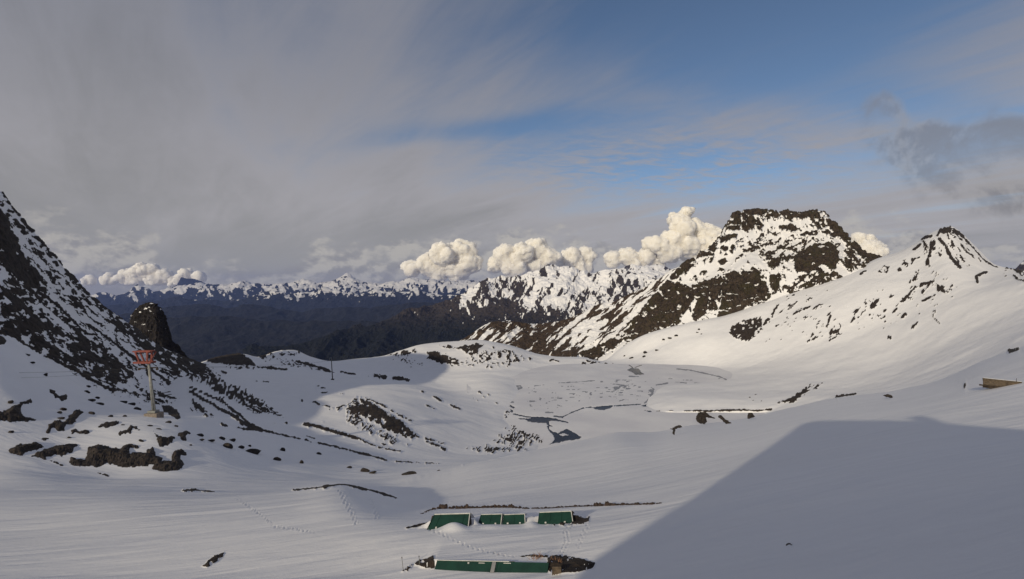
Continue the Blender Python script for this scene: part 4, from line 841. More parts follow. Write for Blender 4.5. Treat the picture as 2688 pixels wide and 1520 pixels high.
cloud('towering cream cumulus rising left of the rocky mountain', [(1720, 645, 26), (1700, 640, 18), (1770, 630, 30), (1790, 600, 30), (1775, 578, 20), (1790, 572, 18), (1803, 558, 15), (1816, 551, 10), (1830, 600, 28), (1860, 620, 34), (1800, 645, 36), (1850, 665, 40), (1750, 665, 30), (1880, 660, 34)], 19, flat=690)
cloud('yellowish cumulus puff peeking out right of the rocky mountain', [(2255, 628, 18), (2285, 640, 26), (2270, 665, 34), (2300, 672, 24)], 20, flat=705)

# ------------------------------------------------------------------ the air between here and the far ranges
def build_haze():
    import bmesh
    bm = bmesh.new(); bmesh.ops.create_cube(bm, size=1.0)
    x0, x1, y0, y1, z0, z1 = -42000, 42000, -600, 34500, -1500, 950
    for v in bm.verts: v.co = ((v.co.x + 0.5) * (x1 - x0) + x0, (v.co.y + 0.5) * (y1 - y0) + y0, (v.co.z + 0.5) * (z1 - z0) + z0)
    me = bpy.data.meshes.new('haze'); bm.to_mesh(me); bm.free()
    m = bpy.data.materials.new('air'); m.use_nodes = True; N = NT(m.node_tree)
    pv = N.n('ShaderNodeVolumePrincipled'); pv.inputs['Color'].default_value = (0.28, 0.42, 1.0, 1); pv.inputs['Density'].default_value = 1.2e-5
    pv.inputs['Anisotropy'].default_value = 0.0
    o = N.n('ShaderNodeOutputMaterial'); N.l(pv.outputs[0], o.inputs['Volume'])
    me.materials.append(m); ob = bpy.data.objects.new('haze', me); COL.objects.link(ob); ob['kind'] = 'stuff'
    ob['label'] = 'thin blue air over the valley and the far ranges'; ob['category'] = 'haze'
build_haze()

# ------------------------------------------------------------------ helpers for built things
import bmesh
def thing(name, label, cat, loc, rotz=0.0, group=None):
    o = bpy.data.objects.new(name, None); COL.objects.link(o); o.location = loc; o.rotation_euler = (0, 0, rotz); o.empty_display_size = 0.3
    o['label'] = label; o['category'] = cat
    if group: o['group'] = group
    return o
def part(name, bm, mat, parent, loc=(0, 0, 0), smooth=False):
    me = bpy.data.meshes.new(name); bmesh.ops.recalc_face_normals(bm, faces=bm.faces[:]); bm.to_mesh(me); bm.free(); me.materials.append(mat)
    if smooth: me.polygons.foreach_set('use_smooth', np.ones(len(me.polygons), bool))
    o = bpy.data.objects.new(name, me); COL.objects.link(o); o.parent = parent; o.location = loc
    return o
def box(x0, x1, y0, y1, z0, z1, bevel=0.0, bm=None):
    bm = bm or bmesh.new(); r = bmesh.ops.create_cube(bm, size=1.0)
    for v in r['verts']: v.co = (x0 + (v.co.x + 0.5) * (x1 - x0), y0 + (v.co.y + 0.5) * (y1 - y0), z0 + (v.co.z + 0.5) * (z1 - z0))
    if bevel: bmesh.ops.bevel(bm, geom=[e for e in bm.edges], offset=bevel, segments=2, affect='EDGES', profile=0.6)
    return bm
def prism(profile, y0, y1, bm=None, axis='y'):
    """extrude a closed (x, z) or (y, z) outline"""
    bm = bm or bmesh.new(); n = len(profile)
    mk = (lambda a, b, t: (a, t, b)) if axis == 'y' else (lambda a, b, t: (t, a, b))
    A = [bm.verts.new(mk(a, b, y0)) for a, b in profile]; B = [bm.verts.new(mk(a, b, y1)) for a, b in profile]
    bm.faces.new(A); bm.faces.new(B[::-1])
    for i in range(n): bm.faces.new((A[i], B[i], B[(i + 1) % n], A[(i + 1) % n]))
    return bm
def tube(p0, p1, r0, r1=None, seg=8, bm=None):
    bm = bm or bmesh.new(); p0, p1 = Vector(p0), Vector(p1); r1 = r0 if r1 is None else r1; d = (p1 - p0).normalized()
    a = d.orthogonal().normalized(); b = d.cross(a)
    R = [[bm.verts.new(p + (a * math.cos(t) + b * math.sin(t)) * r) for t in [2 * math.pi * k / seg for k in range(seg)]] for p, r in ((p0, r0), (p1, r1))]
    for k in range(seg): bm.faces.new((R[0][k], R[0][(k + 1) % seg], R[1][(k + 1) % seg], R[1][k]))
    bm.faces.new(R[0][::-1]); bm.faces.new(R[1])
    return bm
M_GREEN = mat_plain('green_sheet_metal', (0.004, 0.026, 0.020), (0.007, 0.042, 0.030), scale=1.3, rough=0.55, bump=0.05, dist=0.02)
M_TRIM = mat_plain('pale_trim', (0.42, 0.43, 0.42), (0.58, 0.58, 0.56), scale=3, rough=0.7, bump=0.1)
M_SNOWCAP = mat_plain('settled_snow', (0.76, 0.77, 0.79), (0.82, 0.82, 0.84), scale=0.9, rough=0.6, bump=0.3, dist=0.12)
M_WOOD = mat_plain('weathered_wood', (0.050, 0.038, 0.028), (0.125, 0.095, 0.066), scale=5, rough=0.85, bump=0.4, dist=0.02)
M_DARKWOOD = mat_plain('dark_damp_wood', (0.020, 0.015, 0.012), (0.055, 0.040, 0.030), scale=4, rough=0.9)
M_STONE = mat_plain('dark_stone', (0.012, 0.010, 0.010), (0.042, 0.034, 0.030), scale=1.4, rough=0.95, bump=0.6, dist=0.15)
M_STONE2 = mat_plain('brown_wall_stone', (0.018, 0.012, 0.011), (0.062, 0.043, 0.036), scale=4.0, rough=0.95, bump=0.6, dist=0.05)
M_ROCK = mat_plain('outcrop_rock', (0.014, 0.012, 0.011), (0.050, 0.038, 0.032), scale=0.55, rough=0.95, bump=0.9, dist=0.5)
M_STEEL = mat_plain('galvanised_steel', (0.16, 0.165, 0.16), (0.26, 0.265, 0.26), scale=1.0, rough=0.55, bump=0.05, metallic=0.2)
M_RED = mat_plain('faded_red_paint', (0.14, 0.034, 0.026), (0.22, 0.052, 0.040), scale=1.1, rough=0.6, bump=0.05)
M_CONC = mat_plain('concrete', (0.16, 0.135, 0.115), (0.26, 0.22, 0.19), scale=1.6, rough=0.9)
M_CABLE = mat_plain('dark_cable', (0.02, 0.02, 0.022), (0.035, 0.035, 0.037), scale=2, rough=0.6, bump=0.0)
M_TWIG = mat_plain('dry_reddish_twig', (0.16, 0.075, 0.045), (0.32, 0.19, 0.12), scale=9, rough=0.9)
M_GREY = mat_plain('grey_vent_metal', (0.15, 0.155, 0.165), (0.22, 0.225, 0.235), scale=3, rough=0.6)
M_WALL = mat_plain('shingle_wall', (0.10, 0.075, 0.05), (0.19, 0.14, 0.10), scale=2, rough=0.9)

# ------------------------------------------------------------------ the hut on which the camera hangs (its shadow lies on the slope at the right)
def build_hut():
    t = thing('mountain_hut', 'big shingled mountain hut whose shadow lies on the snow slope at right', 'hut', (0, -3.0, -6.4))
    top = [(-11.9, 4.8), (-9.6, 7.6), (-8.2, 11.8), (-6.4, 15.4), (-4.8, 18.8), (-2.6, 19.0), (4.9, 16.2), (7.4, 14.4), (9.7, 11.5), (15.0, 6.5)]
    part('wall', prism([(-11.9, 0.0)] + top + [(15.0, 0.0)], -5.0, 0.0), M_WALL, t)
    rf = part('roof', prism([(x, z + 0.02) for x, z in top] + [(x, z + 0.25) for x, z in top[::-1]], -5.4, 0.3), M_GREY, t)
    part('chimney', box(6.2, 7.2, -1.6, -0.6, 14.2, 16.9, 0.03), M_CONC, rf)
    for x in (-6.5, -3.0, 4.0, 7.5, 11.0):
        for z in (1.2, 4.0, 6.8) if x < 9 else (1.2, 4.0):
            w = part('window', box(x - 0.5, x + 0.5, 0.01, 0.06, z, z + 1.2), M_WOOD, t); part('pane', box(x - 0.4, x + 0.4, 0.062, 0.075, z + 0.1, z + 1.1), M_CABLE, w)
build_hut()

# ------------------------------------------------------------------ sheds sunk in the snow: a green roof face towards us, snow on the other side
def shed(label, TL, TR, BR, BL, brackets=2, ribs=(), depth=0.9, slope=38.0, group='green sheds sunk in the snow'):
    b0 = cast(*BL, ymin=8); b1 = cast(*BR, ymin=8)
    y = (b0.y + b1.y) / 2; k = y / F
    turn = math.atan2(b1.y - b0.y, b1.x - b0.x); w = math.hypot(b1.y - b0.y, b1.x - b0.x); lift = ((BL[1] - TL[1]) + (BR[1] - TR[1])) * 0.5 * k
    mid = Vector(((b0.x + b1.x) / 2, y, (b0.z + b1.z) / 2))
    dep = math.radians(24.0); L = lift / math.cos(dep) / math.sin(math.radians(slope) + dep) * 1.02
    ry, rz = L * math.cos(math.radians(slope)), L * math.sin(math.radians(slope))
    tilt = math.atan2(b1.z - b0.z, w)
    t = thing('sunken_shed', label, 'shed', mid, 0.0, group); t.rotation_euler = (0, -tilt, turn)
    tl = (TL[0] - BL[0]) * k - w / 2 * 0; x0, x1 = -w / 2, w / 2; xt0 = x0 + (TL[0] - BL[0]) * k; xt1 = x1 + (TR[0] - BR[0]) * k
    def slab(xa0, xa1, xb0, xb1, d0, d1, s0=0.0, s1=1.0):
        """a plate on the front roof plane: from s0 to s1 up the slope, d0..d1 above it"""
        bm = bmesh.new(); n = Vector((0, -math.sin(math.radians(slope)), math.cos(math.radians(slope)))); vs = []
        for d in (d0, d1):
            for (xx, ss) in ((xa0, s0), (xa1, s0), (xb1, s1), (xb0, s1)): vs.append(bm.verts.new(Vector((xx, ry * ss, rz * ss)) + n * d))
        for f in ((0, 1, 2, 3), (7, 6, 5, 4), (0, 4, 5, 1), (1, 5, 6, 2), (2, 6, 7, 3), (3, 7, 4, 0)): bm.faces.new([vs[i] for i in f])
        return bm
    rf = part('roof_panel', slab(x0, x1, xt0, xt1, -0.03, 0.0, -0.12, 1.0), M_GREEN, t)
    e = 0.02
    part('ridge_trim', slab(xt0 - e, xt1 + e, xt0 - e, xt1 + e, -0.02, 0.025, 0.985, 1.045), M_TRIM, t)
    part('verge_trim', slab(x0 - 2 * e, x0 - 0.002, xt0 - 2 * e, xt0 - 0.002, -0.03, 0.02, 0.02, 1.04), M_GREEN, t)
    part('verge_trim', slab(x1 + 0.002, x1 + 2 * e, xt1 + 0.002, xt1 + 2 * e, -0.03, 0.02, 0.02, 1.04), M_TRIM, t)
    # walls and the snowed-in rear
    part('wall', prism([(0.06, -0.5), (ry * 1.0, -0.5), (ry * 1.0, rz - 0.06), (0.06, -0.02)], x0 + 0.03, x1 - 0.03, axis='x'), M_DARKWOOD, t)
    bm = bmesh.new(); nx, ny = 14, 8; g = []
    for j in range(ny + 1):
        row = []
        for i in range(nx + 1):
            a = i / nx; q = j / ny; xx = (xt0 - 0.10) * (1 - a) + (xt1 + 0.10) * a
            zz = rz + 0.025 - (q ** 1.3) * (rz * 0.8) + 0.03 * math.sin(a * 9 + len(label)) * q
            row.append(bm.verts.new((xx, ry + 0.02 + q * depth * 0.5, zz)))
        g.append(row)
    for j in range(ny):
        for i in range(nx): bm.faces.new((g[j][i], g[j][i + 1], g[j + 1][i + 1], g[j + 1][i]))
    part('snow_cover', bm, M_SNOWCAP, t, smooth=True)
    for q in range(brackets):
        xx = x0 + w * (0.22 + 0.56 * q / max(1, brackets - 1)); part('snow_guard', slab(xx - 0.05, xx + 0.05, xx - 0.05, xx + 0.05, 0.003, 0.06, 0.06, 0.16), M_TRIM, rf)
    for q in ribs:
        xx = x0 + w * q; part('seam', slab(xx - 0.02, xx + 0.02, xx - 0.02 + (xt0 - x0) * (1 - q), xx + 0.02 + (xt0 - x0) * (1 - q), 0.002, 0.022, 0.02, 0.99), M_GREEN, rf)
    return t
shed('leftmost green shed of the row, half covered by a snow drift', (1131, 1357), (1224, 1357), (1228, 1389), (1121, 1391), 2, (0.17, 0.83))
shed('small green shed second from left in the row of four', (1258, 1357), (1312, 1354), (1314, 1378), (1255, 1379), 2, (0.5,))
shed('small green shed third from left in the row of four', (1322, 1357), (1375, 1354), (1378, 1376), (1320, 1378), 2, (0.5,))
shed('rightmost green shed of the row, next to bare brown earth', (1413, 1352), (1497, 1347), (1504, 1374), (1412, 1377), 2, (0.33, 0.66))
def long_shed():
    a = cast(1137, 1495, ymin=8); b = cast(1440, 1504, ymin=8); c = (a + b) / 2; y = c.y; k = y / F
    w = math.hypot(b.x - a.x, b.y - a.y); z0 = c.z - 0.02
    t = thing('long_green_roof', 'long low green roof nearest the camera with a grey vent in its middle', 'shed', (c.x, y, z0))
    t.rotation_euler = (0, -math.atan2(b.z - a.z, w), math.atan2(b.y - a.y, b.x - a.x))
    h = 25 * k; sl = math.radians(40); L = h / math.sin(sl + math.radians(29)) * 0.95; ry, rz = L * math.cos(sl), L * math.sin(sl)
    def plate(xa, xb, s0, s1, d0, d1):
        bm = bmesh.new(); n = Vector((0, -math.sin(sl), math.cos(sl))); vs = []
        for d in (d0, d1):
            for (xx, ss) in ((xa, s0), (xb, s0), (xb, s1), (xa, s1)): vs.append(bm.verts.new(Vector((xx, ry * ss, rz * ss)) + n * d))
        for f in ((0, 1, 2, 3), (7, 6, 5, 4), (0, 4, 5, 1), (1, 5, 6, 2), (2, 6, 7, 3), (3, 7, 4, 0)): bm.faces.new([vs[i] for i in f])
        return bm
    x0, x1 = -w / 2, w / 2; xm = (1303 - 1288) * k
    rl = part('roof_panel', plate(x0, xm - 0.10, -0.25, 1.0, -0.03, 0.0), M_GREEN, t); rr = part('roof_panel', plate(xm + 0.10, x1, -0.25, 1.0, -0.03, 0.0), M_GREEN, t)
    part('vent', plate(xm - 0.097, xm + 0.097, -0.35, 0.92, -0.05, 0.06), M_GREY, t)
    for s in (-1, 1): part('seam', plate(xm + s * 0.16 - 0.02, xm + s * 0.16 + 0.02, -0.1, 0.99, 0.002, 0.02), M_GREEN, rl if s < 0 else rr)
    part('ridge_trim', plate(x0 - 0.03, x1 - w * 0.33, 0.985, 1.05, -0.02, 0.02), M_TRIM, t)
    part('eave_trim', plate(x1 - 0.42, x1 + 0.02, -0.12, -0.06, -0.01, 0.02), M_TRIM, t)
    for u0, u1, s in ((1255, 1274, 0.78), (1330, 1352, 0.82)):
        part('handle', plate((u0 - 1288) * k, (u1 - 1288) * k, s, s + 0.05, 0.002, 0.03), M_TRIM, rl if u0 < 1300 else rr)
    part('latch', plate((1221 - 1288) * k, (1226 - 1288) * k, 0.72, 0.84, 0.002, 0.03), M_TRIM, rl)
    part('wall', prism([(0.05, -0.6), (ry * 1.3, -0.6), (ry * 1.3, rz - 0.1), (ry * 0.98, rz - 0.05), (0.05, -0.06)], x0 + 0.02, x1 - 0.02, axis='x'), M_DARKWOOD, t)
    bm = bmesh.new(); nx, ny = 26, 6; g = []
    for j in range(ny + 1):
        g.append([bm.verts.new((x0 - 0.03 + (w * 0.70) * i / nx, ry + 0.01 + j / ny * 0.35, rz + 0.02 - (j / ny) ** 1.5 * 0.2 + 0.015 * math.sin(i * 0.9) * (j / ny))) for i in range(nx + 1)])
    for j in range(ny):
        for i in range(nx): bm.faces.new((g[j][i], g[j][i + 1], g[j + 1][i + 1], g[j + 1][i]))
    part('snow_cover', bm, M_SNOWCAP, t, smooth=True)
    # brown board leaning at its right end
    c = cast(1462, 1508, ymin=8); q = c.y / F
    bd = thing('wooden_board', 'small brown wooden board standing at the right end of the long green roof', 'board', c)
    part('panel', box(-13 * q, 11 * q, -0.03, 0.0, -0.05, 21 * q, 0.006), M_WOOD, bd); part('batten', box(-13 * q, 11 * q, -0.05, -0.032, 13 * q, 16 * q, 0.003), M_WOOD, bd)
long_shed()

# ------------------------------------------------------------------ rocks
def rock_mesh(seed, sub=3, squash=(1, 1, 0.7)):
    v, f = ico_unit(sub); r = np.random.RandomState(seed)
    for _ in range(9):                                   # cleave with random planes
        n = r.normal(size=3); n /= np.linalg.norm(n); d = r.uniform(0.55, 0.85); s = v @ n; v = v - np.outer(np.maximum(s - d, 0), n)
    v = v * (1 + 0.10 * fbm(v[:, 0] * 2.5 + seed, v[:, 1] * 2.5, v[:, 2] * 2.5, octv=3, seed=seed))[:, None] * np.array(squash)
    me = bpy.data.meshes.new('boulder'); me.from_pydata(v.tolist(), [], f.tolist()); me.materials.append(M_STONE); me.update(); return me
ROCKS = [rock_mesh(k, 3, sq) for k, sq in enumerate([(1, 0.8, 0.7), (1, 0.9, 0.55), (0.9, 1, 0.8), (1.1, 0.8, 0.6), (1, 1, 0.75), (1.2, 0.7, 0.5)])]
ORD = ['first', 'second', 'third', 'fourth', 'fifth', 'sixth', 'seventh', 'eighth', 'ninth', 'tenth', 'eleventh', 'twelfth', 'thirteenth', 'fourteenth', 'fifteenth', 'sixteenth', 'seventeenth', 'eighteenth', 'nineteenth', 'twentieth', 'twenty-first', 'twenty-second', 'twenty-third', 'twenty-fourth', 'twenty-fifth', 'twenty-sixth', 'twenty-seventh', 'twenty-eighth', 'twenty-ninth', 'thirtieth']
def boulders(spots, phrase, group, seed):
    """spots: (u, v, half width px, half height px)"""
    r = random.Random(seed)
    for k, (u, v, a, b) in enumerate(sorted(spots)):
        p = cast(u, v + b * 0.6, ymin=8)
        if p is None: continue
        q = p.y / F; o = bpy.data.objects.new('boulder', ROCKS[r.randrange(6)]); COL.objects.link(o)
        o.location = p + Vector((0, 0, b * q * 0.25)); o.scale = (a * q * 1.1, (a + b) * 0.6 * q, b * q * 1.5); o.rotation_euler = (r.uniform(-0.3, 0.3), r.uniform(-0.25, 0.25), r.uniform(-0.6, 0.6) + (math.pi if r.random() < 0.5 else 0))
        o['label'] = phrase % ORD[k]; o['category'] = 'rock'; o['group'] = group
def pxl(f, L, kk): return [f([(x, y)])[0] + (a * kk, b * kk) for x, y, a, b in L]
boulders(pxl(fB, [(175, 950, 36, 18), (95, 945, 24, 14), (80, 905, 34, 14), (270, 930, 34, 20), (350, 945, 34, 16), (310, 995, 48, 24), (425, 1005, 34, 18), (500, 998, 14, 10), (530, 1040, 66, 32), (775, 1028, 28, 17), (730, 1108, 36, 16), (935, 1135, 20, 17), (1085, 1060, 22, 15), (1340, 1178, 26, 12), (1480, 1200, 46, 28), (1535, 1218, 40, 20), (1840, 1228, 66, 22), (2095, 1205, 14, 8)], 0.3107), 'dark boulder on the snowy bowl floor, %s of its row counted from the left', 'boulders on the bowl floor', 5)
boulders(pxl(fD, [(375, 915, 12, 9), (415, 898, 15, 8), (335, 925, 9, 6), (295, 990, 11, 8), (222, 1003, 14, 8), (215, 1028, 13, 8), (135, 1038, 12, 8), (92, 1026, 7, 5), (555, 860, 8, 8), (545, 880, 9, 5), (570, 890, 6, 4)], 0.4225), 'dark boulder on the snow under the rocky mountain cliffs, %s from the left', 'boulders under the cliffs', 6)
boulders(pxl(fA, [(92, 675, 34, 14), (290, 315, 30, 11), (250, 243, 26, 12), (412, 425, 26, 16), (800, 535, 26, 12), (790, 582, 30, 12), (880, 637, 26, 11), (820, 657, 40, 12), (572, 738, 28, 17), (538, 768, 30, 12), (550, 820, 28, 16), (830, 772, 34, 18), (1005, 802, 22, 14), (1132, 803, 22, 10), (1365, 888, 24, 12), (1530, 856, 26, 17), (1605, 892, 18, 14), (1450, 920, 20, 9), (1290, 1025, 30, 11), (1734, 1066, 15, 9), (100, 942, 20, 20), (628, 996, 18, 10), (905, 690, 40, 12), (1122, 672, 40, 18), (1195, 690, 36, 20), (1255, 735, 34, 22), (1120, 882, 16, 9), (1340, 795, 16, 8)], 0.2885), 'small dark rock on the shaded snow around the red pylon, %s from the left', 'small rocks around the red pylon', 7)
def outcrop(label, pts, rise=9.0, seed=1, rag=5.0, mat=None, yr=(60, 900), group=None, name='rock_outcrop'):
    """bare rock standing out of the snow; its foot follows the ground it lies on"""
    X, Y, Z, U, V = (NEAR[k] for k in 'XYZUV')
    P = np.array(pts); a = P.min(0) - 14; b = P.max(0) + 14
    k = (U > a[0]) & (U < b[0]) & (V > a[1]) & (V < b[1]) & (Y > yr[0]) & (Y < yr[1])
    if not k.any(): return
    r0, c0 = np.nonzero(k.any(1))[0], np.nonzero(k.any(0))[0]
    sl = np.s_[r0[0]:r0[-1] + 1, c0[0]:c0[-1] + 1]
    Xs, Ys, Zs, Us, Vs = X[sl], Y[sl], Z[sl], U[sl], V[sl]
    d = poly_sdf(Us, Vs, pts) + rag * fbm(Us / 9, Vs / 7, octv=3, seed=seed)
    d = np.where(k[sl], d, -9)
    m = Ys / F
    body = sstep(d, -1.0, 9.0) * (0.45 + 0.55 * sstep(d, 4, 26))
    nz = fbm(Xs / (22 * m.mean()), Ys / (60 * m.mean()), octv=4, seed=seed + 2, gain=0.6, ridged=True)
    hgt = rise * m * body * (0.8 + 0.7 * nz) - 0.02 - (d < 0) * 0.6 * m
    use = d > -2.6
    if use.sum() < 9: return
    idx = -np.ones(d.shape, int); idx[use] = np.arange(use.sum())
    q = np.stack([idx[:-1, :-1], idx[:-1, 1:], idx[1:, 1:], idx[1:, :-1]], -1).reshape(-1, 4); q = q[(q >= 0).all(1)]
    co = np.stack([Xs, Ys, Zs + hgt], -1)[use]; base = co.mean(0); base[2] = co[:, 2].min()
    me = bpy.data.meshes.new(name); me.from_pydata((co - base).tolist(), [], q.tolist()); me.materials.append(mat or M_ROCK); me.update()
    o = bpy.data.objects.new(name, me); o.location = base; COL.objects.link(o); o['label'] = label; o['category'] = 'rock'
    if group: o['group'] = group
for k, (lab, P, rs) in enumerate([
    ('sprawling dark rock mass, the largest on the snow below the red pylon', [(630, 1225), (640, 1165), (700, 1180), (770, 1195), (790, 1130), (800, 1070), (900, 1055), (1000, 1075), (1080, 1095), (1130, 1065), (1200, 1050), (1285, 1085), (1280, 1105), (1180, 1085), (1185, 1135), (1330, 1130), (1390, 1065), (1415, 1110), (1410, 1150), (1480, 1190), (1470, 1215), (1550, 1210), (1575, 1130), (1650, 1095), (1700, 1130), (1690, 1160), (1640, 1150), (1670, 1240), (1670, 1275), (1610, 1310), (1500, 1320), (1370, 1285), (1400, 1255), (1300, 1260), (1150, 1270), (1060, 1255), (980, 1235), (880, 1265), (750, 1265), (660, 1255)], 10),
    ('long low dark outcrop at far left, pointed at its left end', [(65, 1110), (150, 1060), (330, 1030), (400, 1080), (330, 1110), (220, 1140), (210, 1160), (120, 1145)], 10),
    ('slanting dark outcrop between the pointed one and the largest rock mass', [(270, 1165), (330, 1120), (450, 1080), (600, 1045), (720, 1050), (700, 1080), (670, 1085), (665, 1130), (560, 1160), (500, 1150), (420, 1170), (430, 1195), (340, 1180)], 10),
    ('broad brown-black outcrop cut by the left edge of the picture', [(-60, 870), (-60, 780), (20, 780), (110, 720), (200, 690), (280, 655), (290, 690), (200, 720), (180, 760), (220, 810), (330, 840), (240, 855), (120, 870), (30, 850)], 10),
    ('hooked dark outcrop left of the pylon foot below a pale snow lip', [(405, 960), (440, 880), (520, 840), (570, 850), (640, 790), (720, 745), (765, 765), (720, 800), (690, 850), (650, 885), (600, 890), (590, 935), (540, 940), (490, 900), (460, 915), (450, 970)], 8),
    ('low double-humped dark rock right of the hooked outcrop', [(635, 960), (650, 920), (690, 910), (720, 925), (780, 915), (830, 935), (800, 965), (730, 960), (690, 955), (650, 980)], 7),
    ('flat spindle-shaped rock below and left of the pylon foot', [(890, 895), (920, 855), (1000, 840), (1060, 825), (1085, 850), (1050, 880), (980, 900)], 7),
    ('forked dark rock between the spindle-shaped rock and the largest mass', [(1055, 970), (1100, 930), (1170, 905), (1190, 870), (1240, 880), (1300, 930), (1270, 935), (1210, 905), (1190, 950), (1130, 965)], 7),
    ('squat dark outcrop straight below the pylon foot', [(1420, 1000), (1395, 930), (1440, 980), (1500, 990), (1560, 970), (1590, 990), (1570, 1040), (1530, 1060), (1470, 1085), (1440, 1060)], 9),
    ('knobbly dark rock right of the squat outcrop', [(1600, 985), (1620, 940), (1700, 920), (1735, 945), (1700, 970), (1700, 1035), (1660, 1030), (1640, 990)], 9),
    ('tapering dark rock slanting down the left snow fan', [(430, 565), (490, 590), (540, 635), (600, 620), (625, 670), (560, 680), (490, 640), (460, 610)], 7),
    ('rounded dark outcrop behind the pylon mast', [(1150, 575), (1190, 520), (1270, 470), (1310, 450), (1400, 470), (1435, 510), (1370, 525), (1290, 540), (1250, 570)], 10),
    ('dark wedge of rock just right of the pylon foot', [(1500, 770), (1440, 700), (1560, 730), (1610, 750), (1650, 820), (1580, 805)], 9),
    ('small brown rock left of the pylon mast under the rounded outcrop', [(1200, 610), (1260, 570), (1320, 590), (1300, 625), (1230, 620)], 7),
    ('tiny dark rock tip at the left picture edge beside the snow fan', [(-60, 170), (-60, 60), (0, 70), (40, 100), (60, 130), (40, 165)], 9),
    ('small dark rock above the pointed outcrop', [(360, 1020), (380, 990), (440, 1005), (400, 1025)], 6),
    ('small lens-shaped rock in front of the largest rock mass', [(880, 1315), (950, 1315), (990, 1345), (930, 1345)], 6),
    ('thin dark rock strip under the slanting outcrop', [(460, 1200), (520, 1210), (600, 1250), (590, 1262), (500, 1225)], 5)]):
    outcrop(lab, fA(P), rise=rs, seed=400 + 3 * k, yr=(90, 330), group='dark outcrops on the left snow slope')
def crag(label, pts, seed, group):
    """a standing rock: outline seen from here, swelling to both sides"""
    P = np.array(pts); foot = P[P[:, 1].argmax()]; g = cast(float(P[:, 0].mean()), float(foot[1]) + 2.0)
    if g is None: return
    q = g.y / F; step = 1.5; us = np.arange(P[:, 0].min() - 3, P[:, 0].max() + 3.1, step); vs = np.arange(P[:, 1].min() - 3, P[:, 1].max() + 9, step)
    U, V = np.meshgrid(us, vs); d = poly_sdf(U, V, list(map(tuple, P))) + 1.6 * fbm(U / 5, V / 5, octv=3, seed=seed)
    lab_ = d > 0
    best = np.zeros_like(lab_); seen = np.zeros_like(lab_)            # keep the largest connected piece
    for r0, c0 in zip(*np.nonzero(lab_)):
        if seen[r0, c0]: continue
        comp = [(r0, c0)]; seen[r0, c0] = True; i = 0
        while i < len(comp):
            r, c = comp[i]; i += 1
            for dr, dc in ((1, 0), (-1, 0), (0, 1), (0, -1)):
                a, b = r + dr, c + dc
                if 0 <= a < lab_.shape[0] and 0 <= b < lab_.shape[1] and lab_[a, b] and not seen[a, b]: seen[a, b] = True; comp.append((a, b))
        if len(comp) > best.sum():
            best[:] = False
            for r, c in comp: best[r, c] = True
    idx = -np.ones(best.shape, int); idx[best] = np.arange(best.sum()); n = int(best.sum())
    if n < 6: return
    th = (0.8 + 1.5 * np.sqrt(np.maximum(d, 0))) * q * (1 + 0.35 * fbm(U / 4, V / 4, octv=3, seed=seed + 1))
    x = (U - P[:, 0].mean()) * q; z = (foot[1] - V) * q * 1.0
    A = np.stack([x, -th, z], -1)[best]; B = np.stack([x, th, z], -1)[best]
    f = []
    Q = np.stack([idx[:-1, :-1], idx[:-1, 1:], idx[1:, 1:], idx[1:, :-1]], -1).reshape(-1, 4); Q = Q[(Q >= 0).all(1)]
    f += Q.tolist() + [[c + n for c in r[::-1]] for r in Q.tolist()]
    cnt = {}
    for r in Q.tolist():
        for a, b in zip(r, r[1:] + r[:1]): cnt[(a, b)] = 1
    for (a, b) in list(cnt):
        if (b, a) not in cnt: f.append([b, a, a + n, b + n])
    me = bpy.data.meshes.new('crag'); me.from_pydata(np.concatenate([A, B]).tolist(), [], f); me.materials.append(M_STONE); me.validate(); me.update()
    bm = bmesh.new(); bm.from_mesh(me); bmesh.ops.delete(bm, geom=[v for v in bm.verts if not v.link_faces], context='VERTS'); bmesh.ops.recalc_face_normals(bm, faces=bm.faces[:]); bm.to_mesh(me); bm.free()
    o = bpy.data.objects.new('crag', me); o.location = g; COL.objects.link(o); o['label'] = label; o['category'] = 'rock'; o['group'] = group
for k, (lab, P) in enumerate([
    ('jagged dark crag on the near shore of the lake', fE([(2050, 655), (2080, 585), (2150, 578), (2200, 620), (2260, 650), (2160, 640), (2170, 680), (2140, 712), (2080, 695)])),
    ('dark split crag right of the jagged one on the lake shore', fE([(2270, 625), (2310, 612), (2350, 650), (2430, 700), (2370, 712), (2330, 675)])),
    ('crooked dark rock leftmost on the near lake shore', fE([(1760, 738), (1810, 752), (1840, 730), (1900, 715), (1922, 740), (1845, 758), (1835, 822), (1812, 812), (1818, 772)])),
    ('small dark rock between the crooked rock and the jagged crag', fE([(1940, 660), (2050, 650), (2055, 664), (1960, 692)])),
    ('pyramid-shaped brown boulder by the dark gap in the lake bank', fD([(855, 1418), (860, 1380), (882, 1374), (908, 1400)])),
    ('pale-topped boulder on the crest at right below the snow slope', fD([(1700, 1270), (1730, 1258), (1762, 1275), (1755, 1288), (1720, 1280)]))]):
    crag(lab, P, 500 + 3 * k, 'crags along the near lake shore')

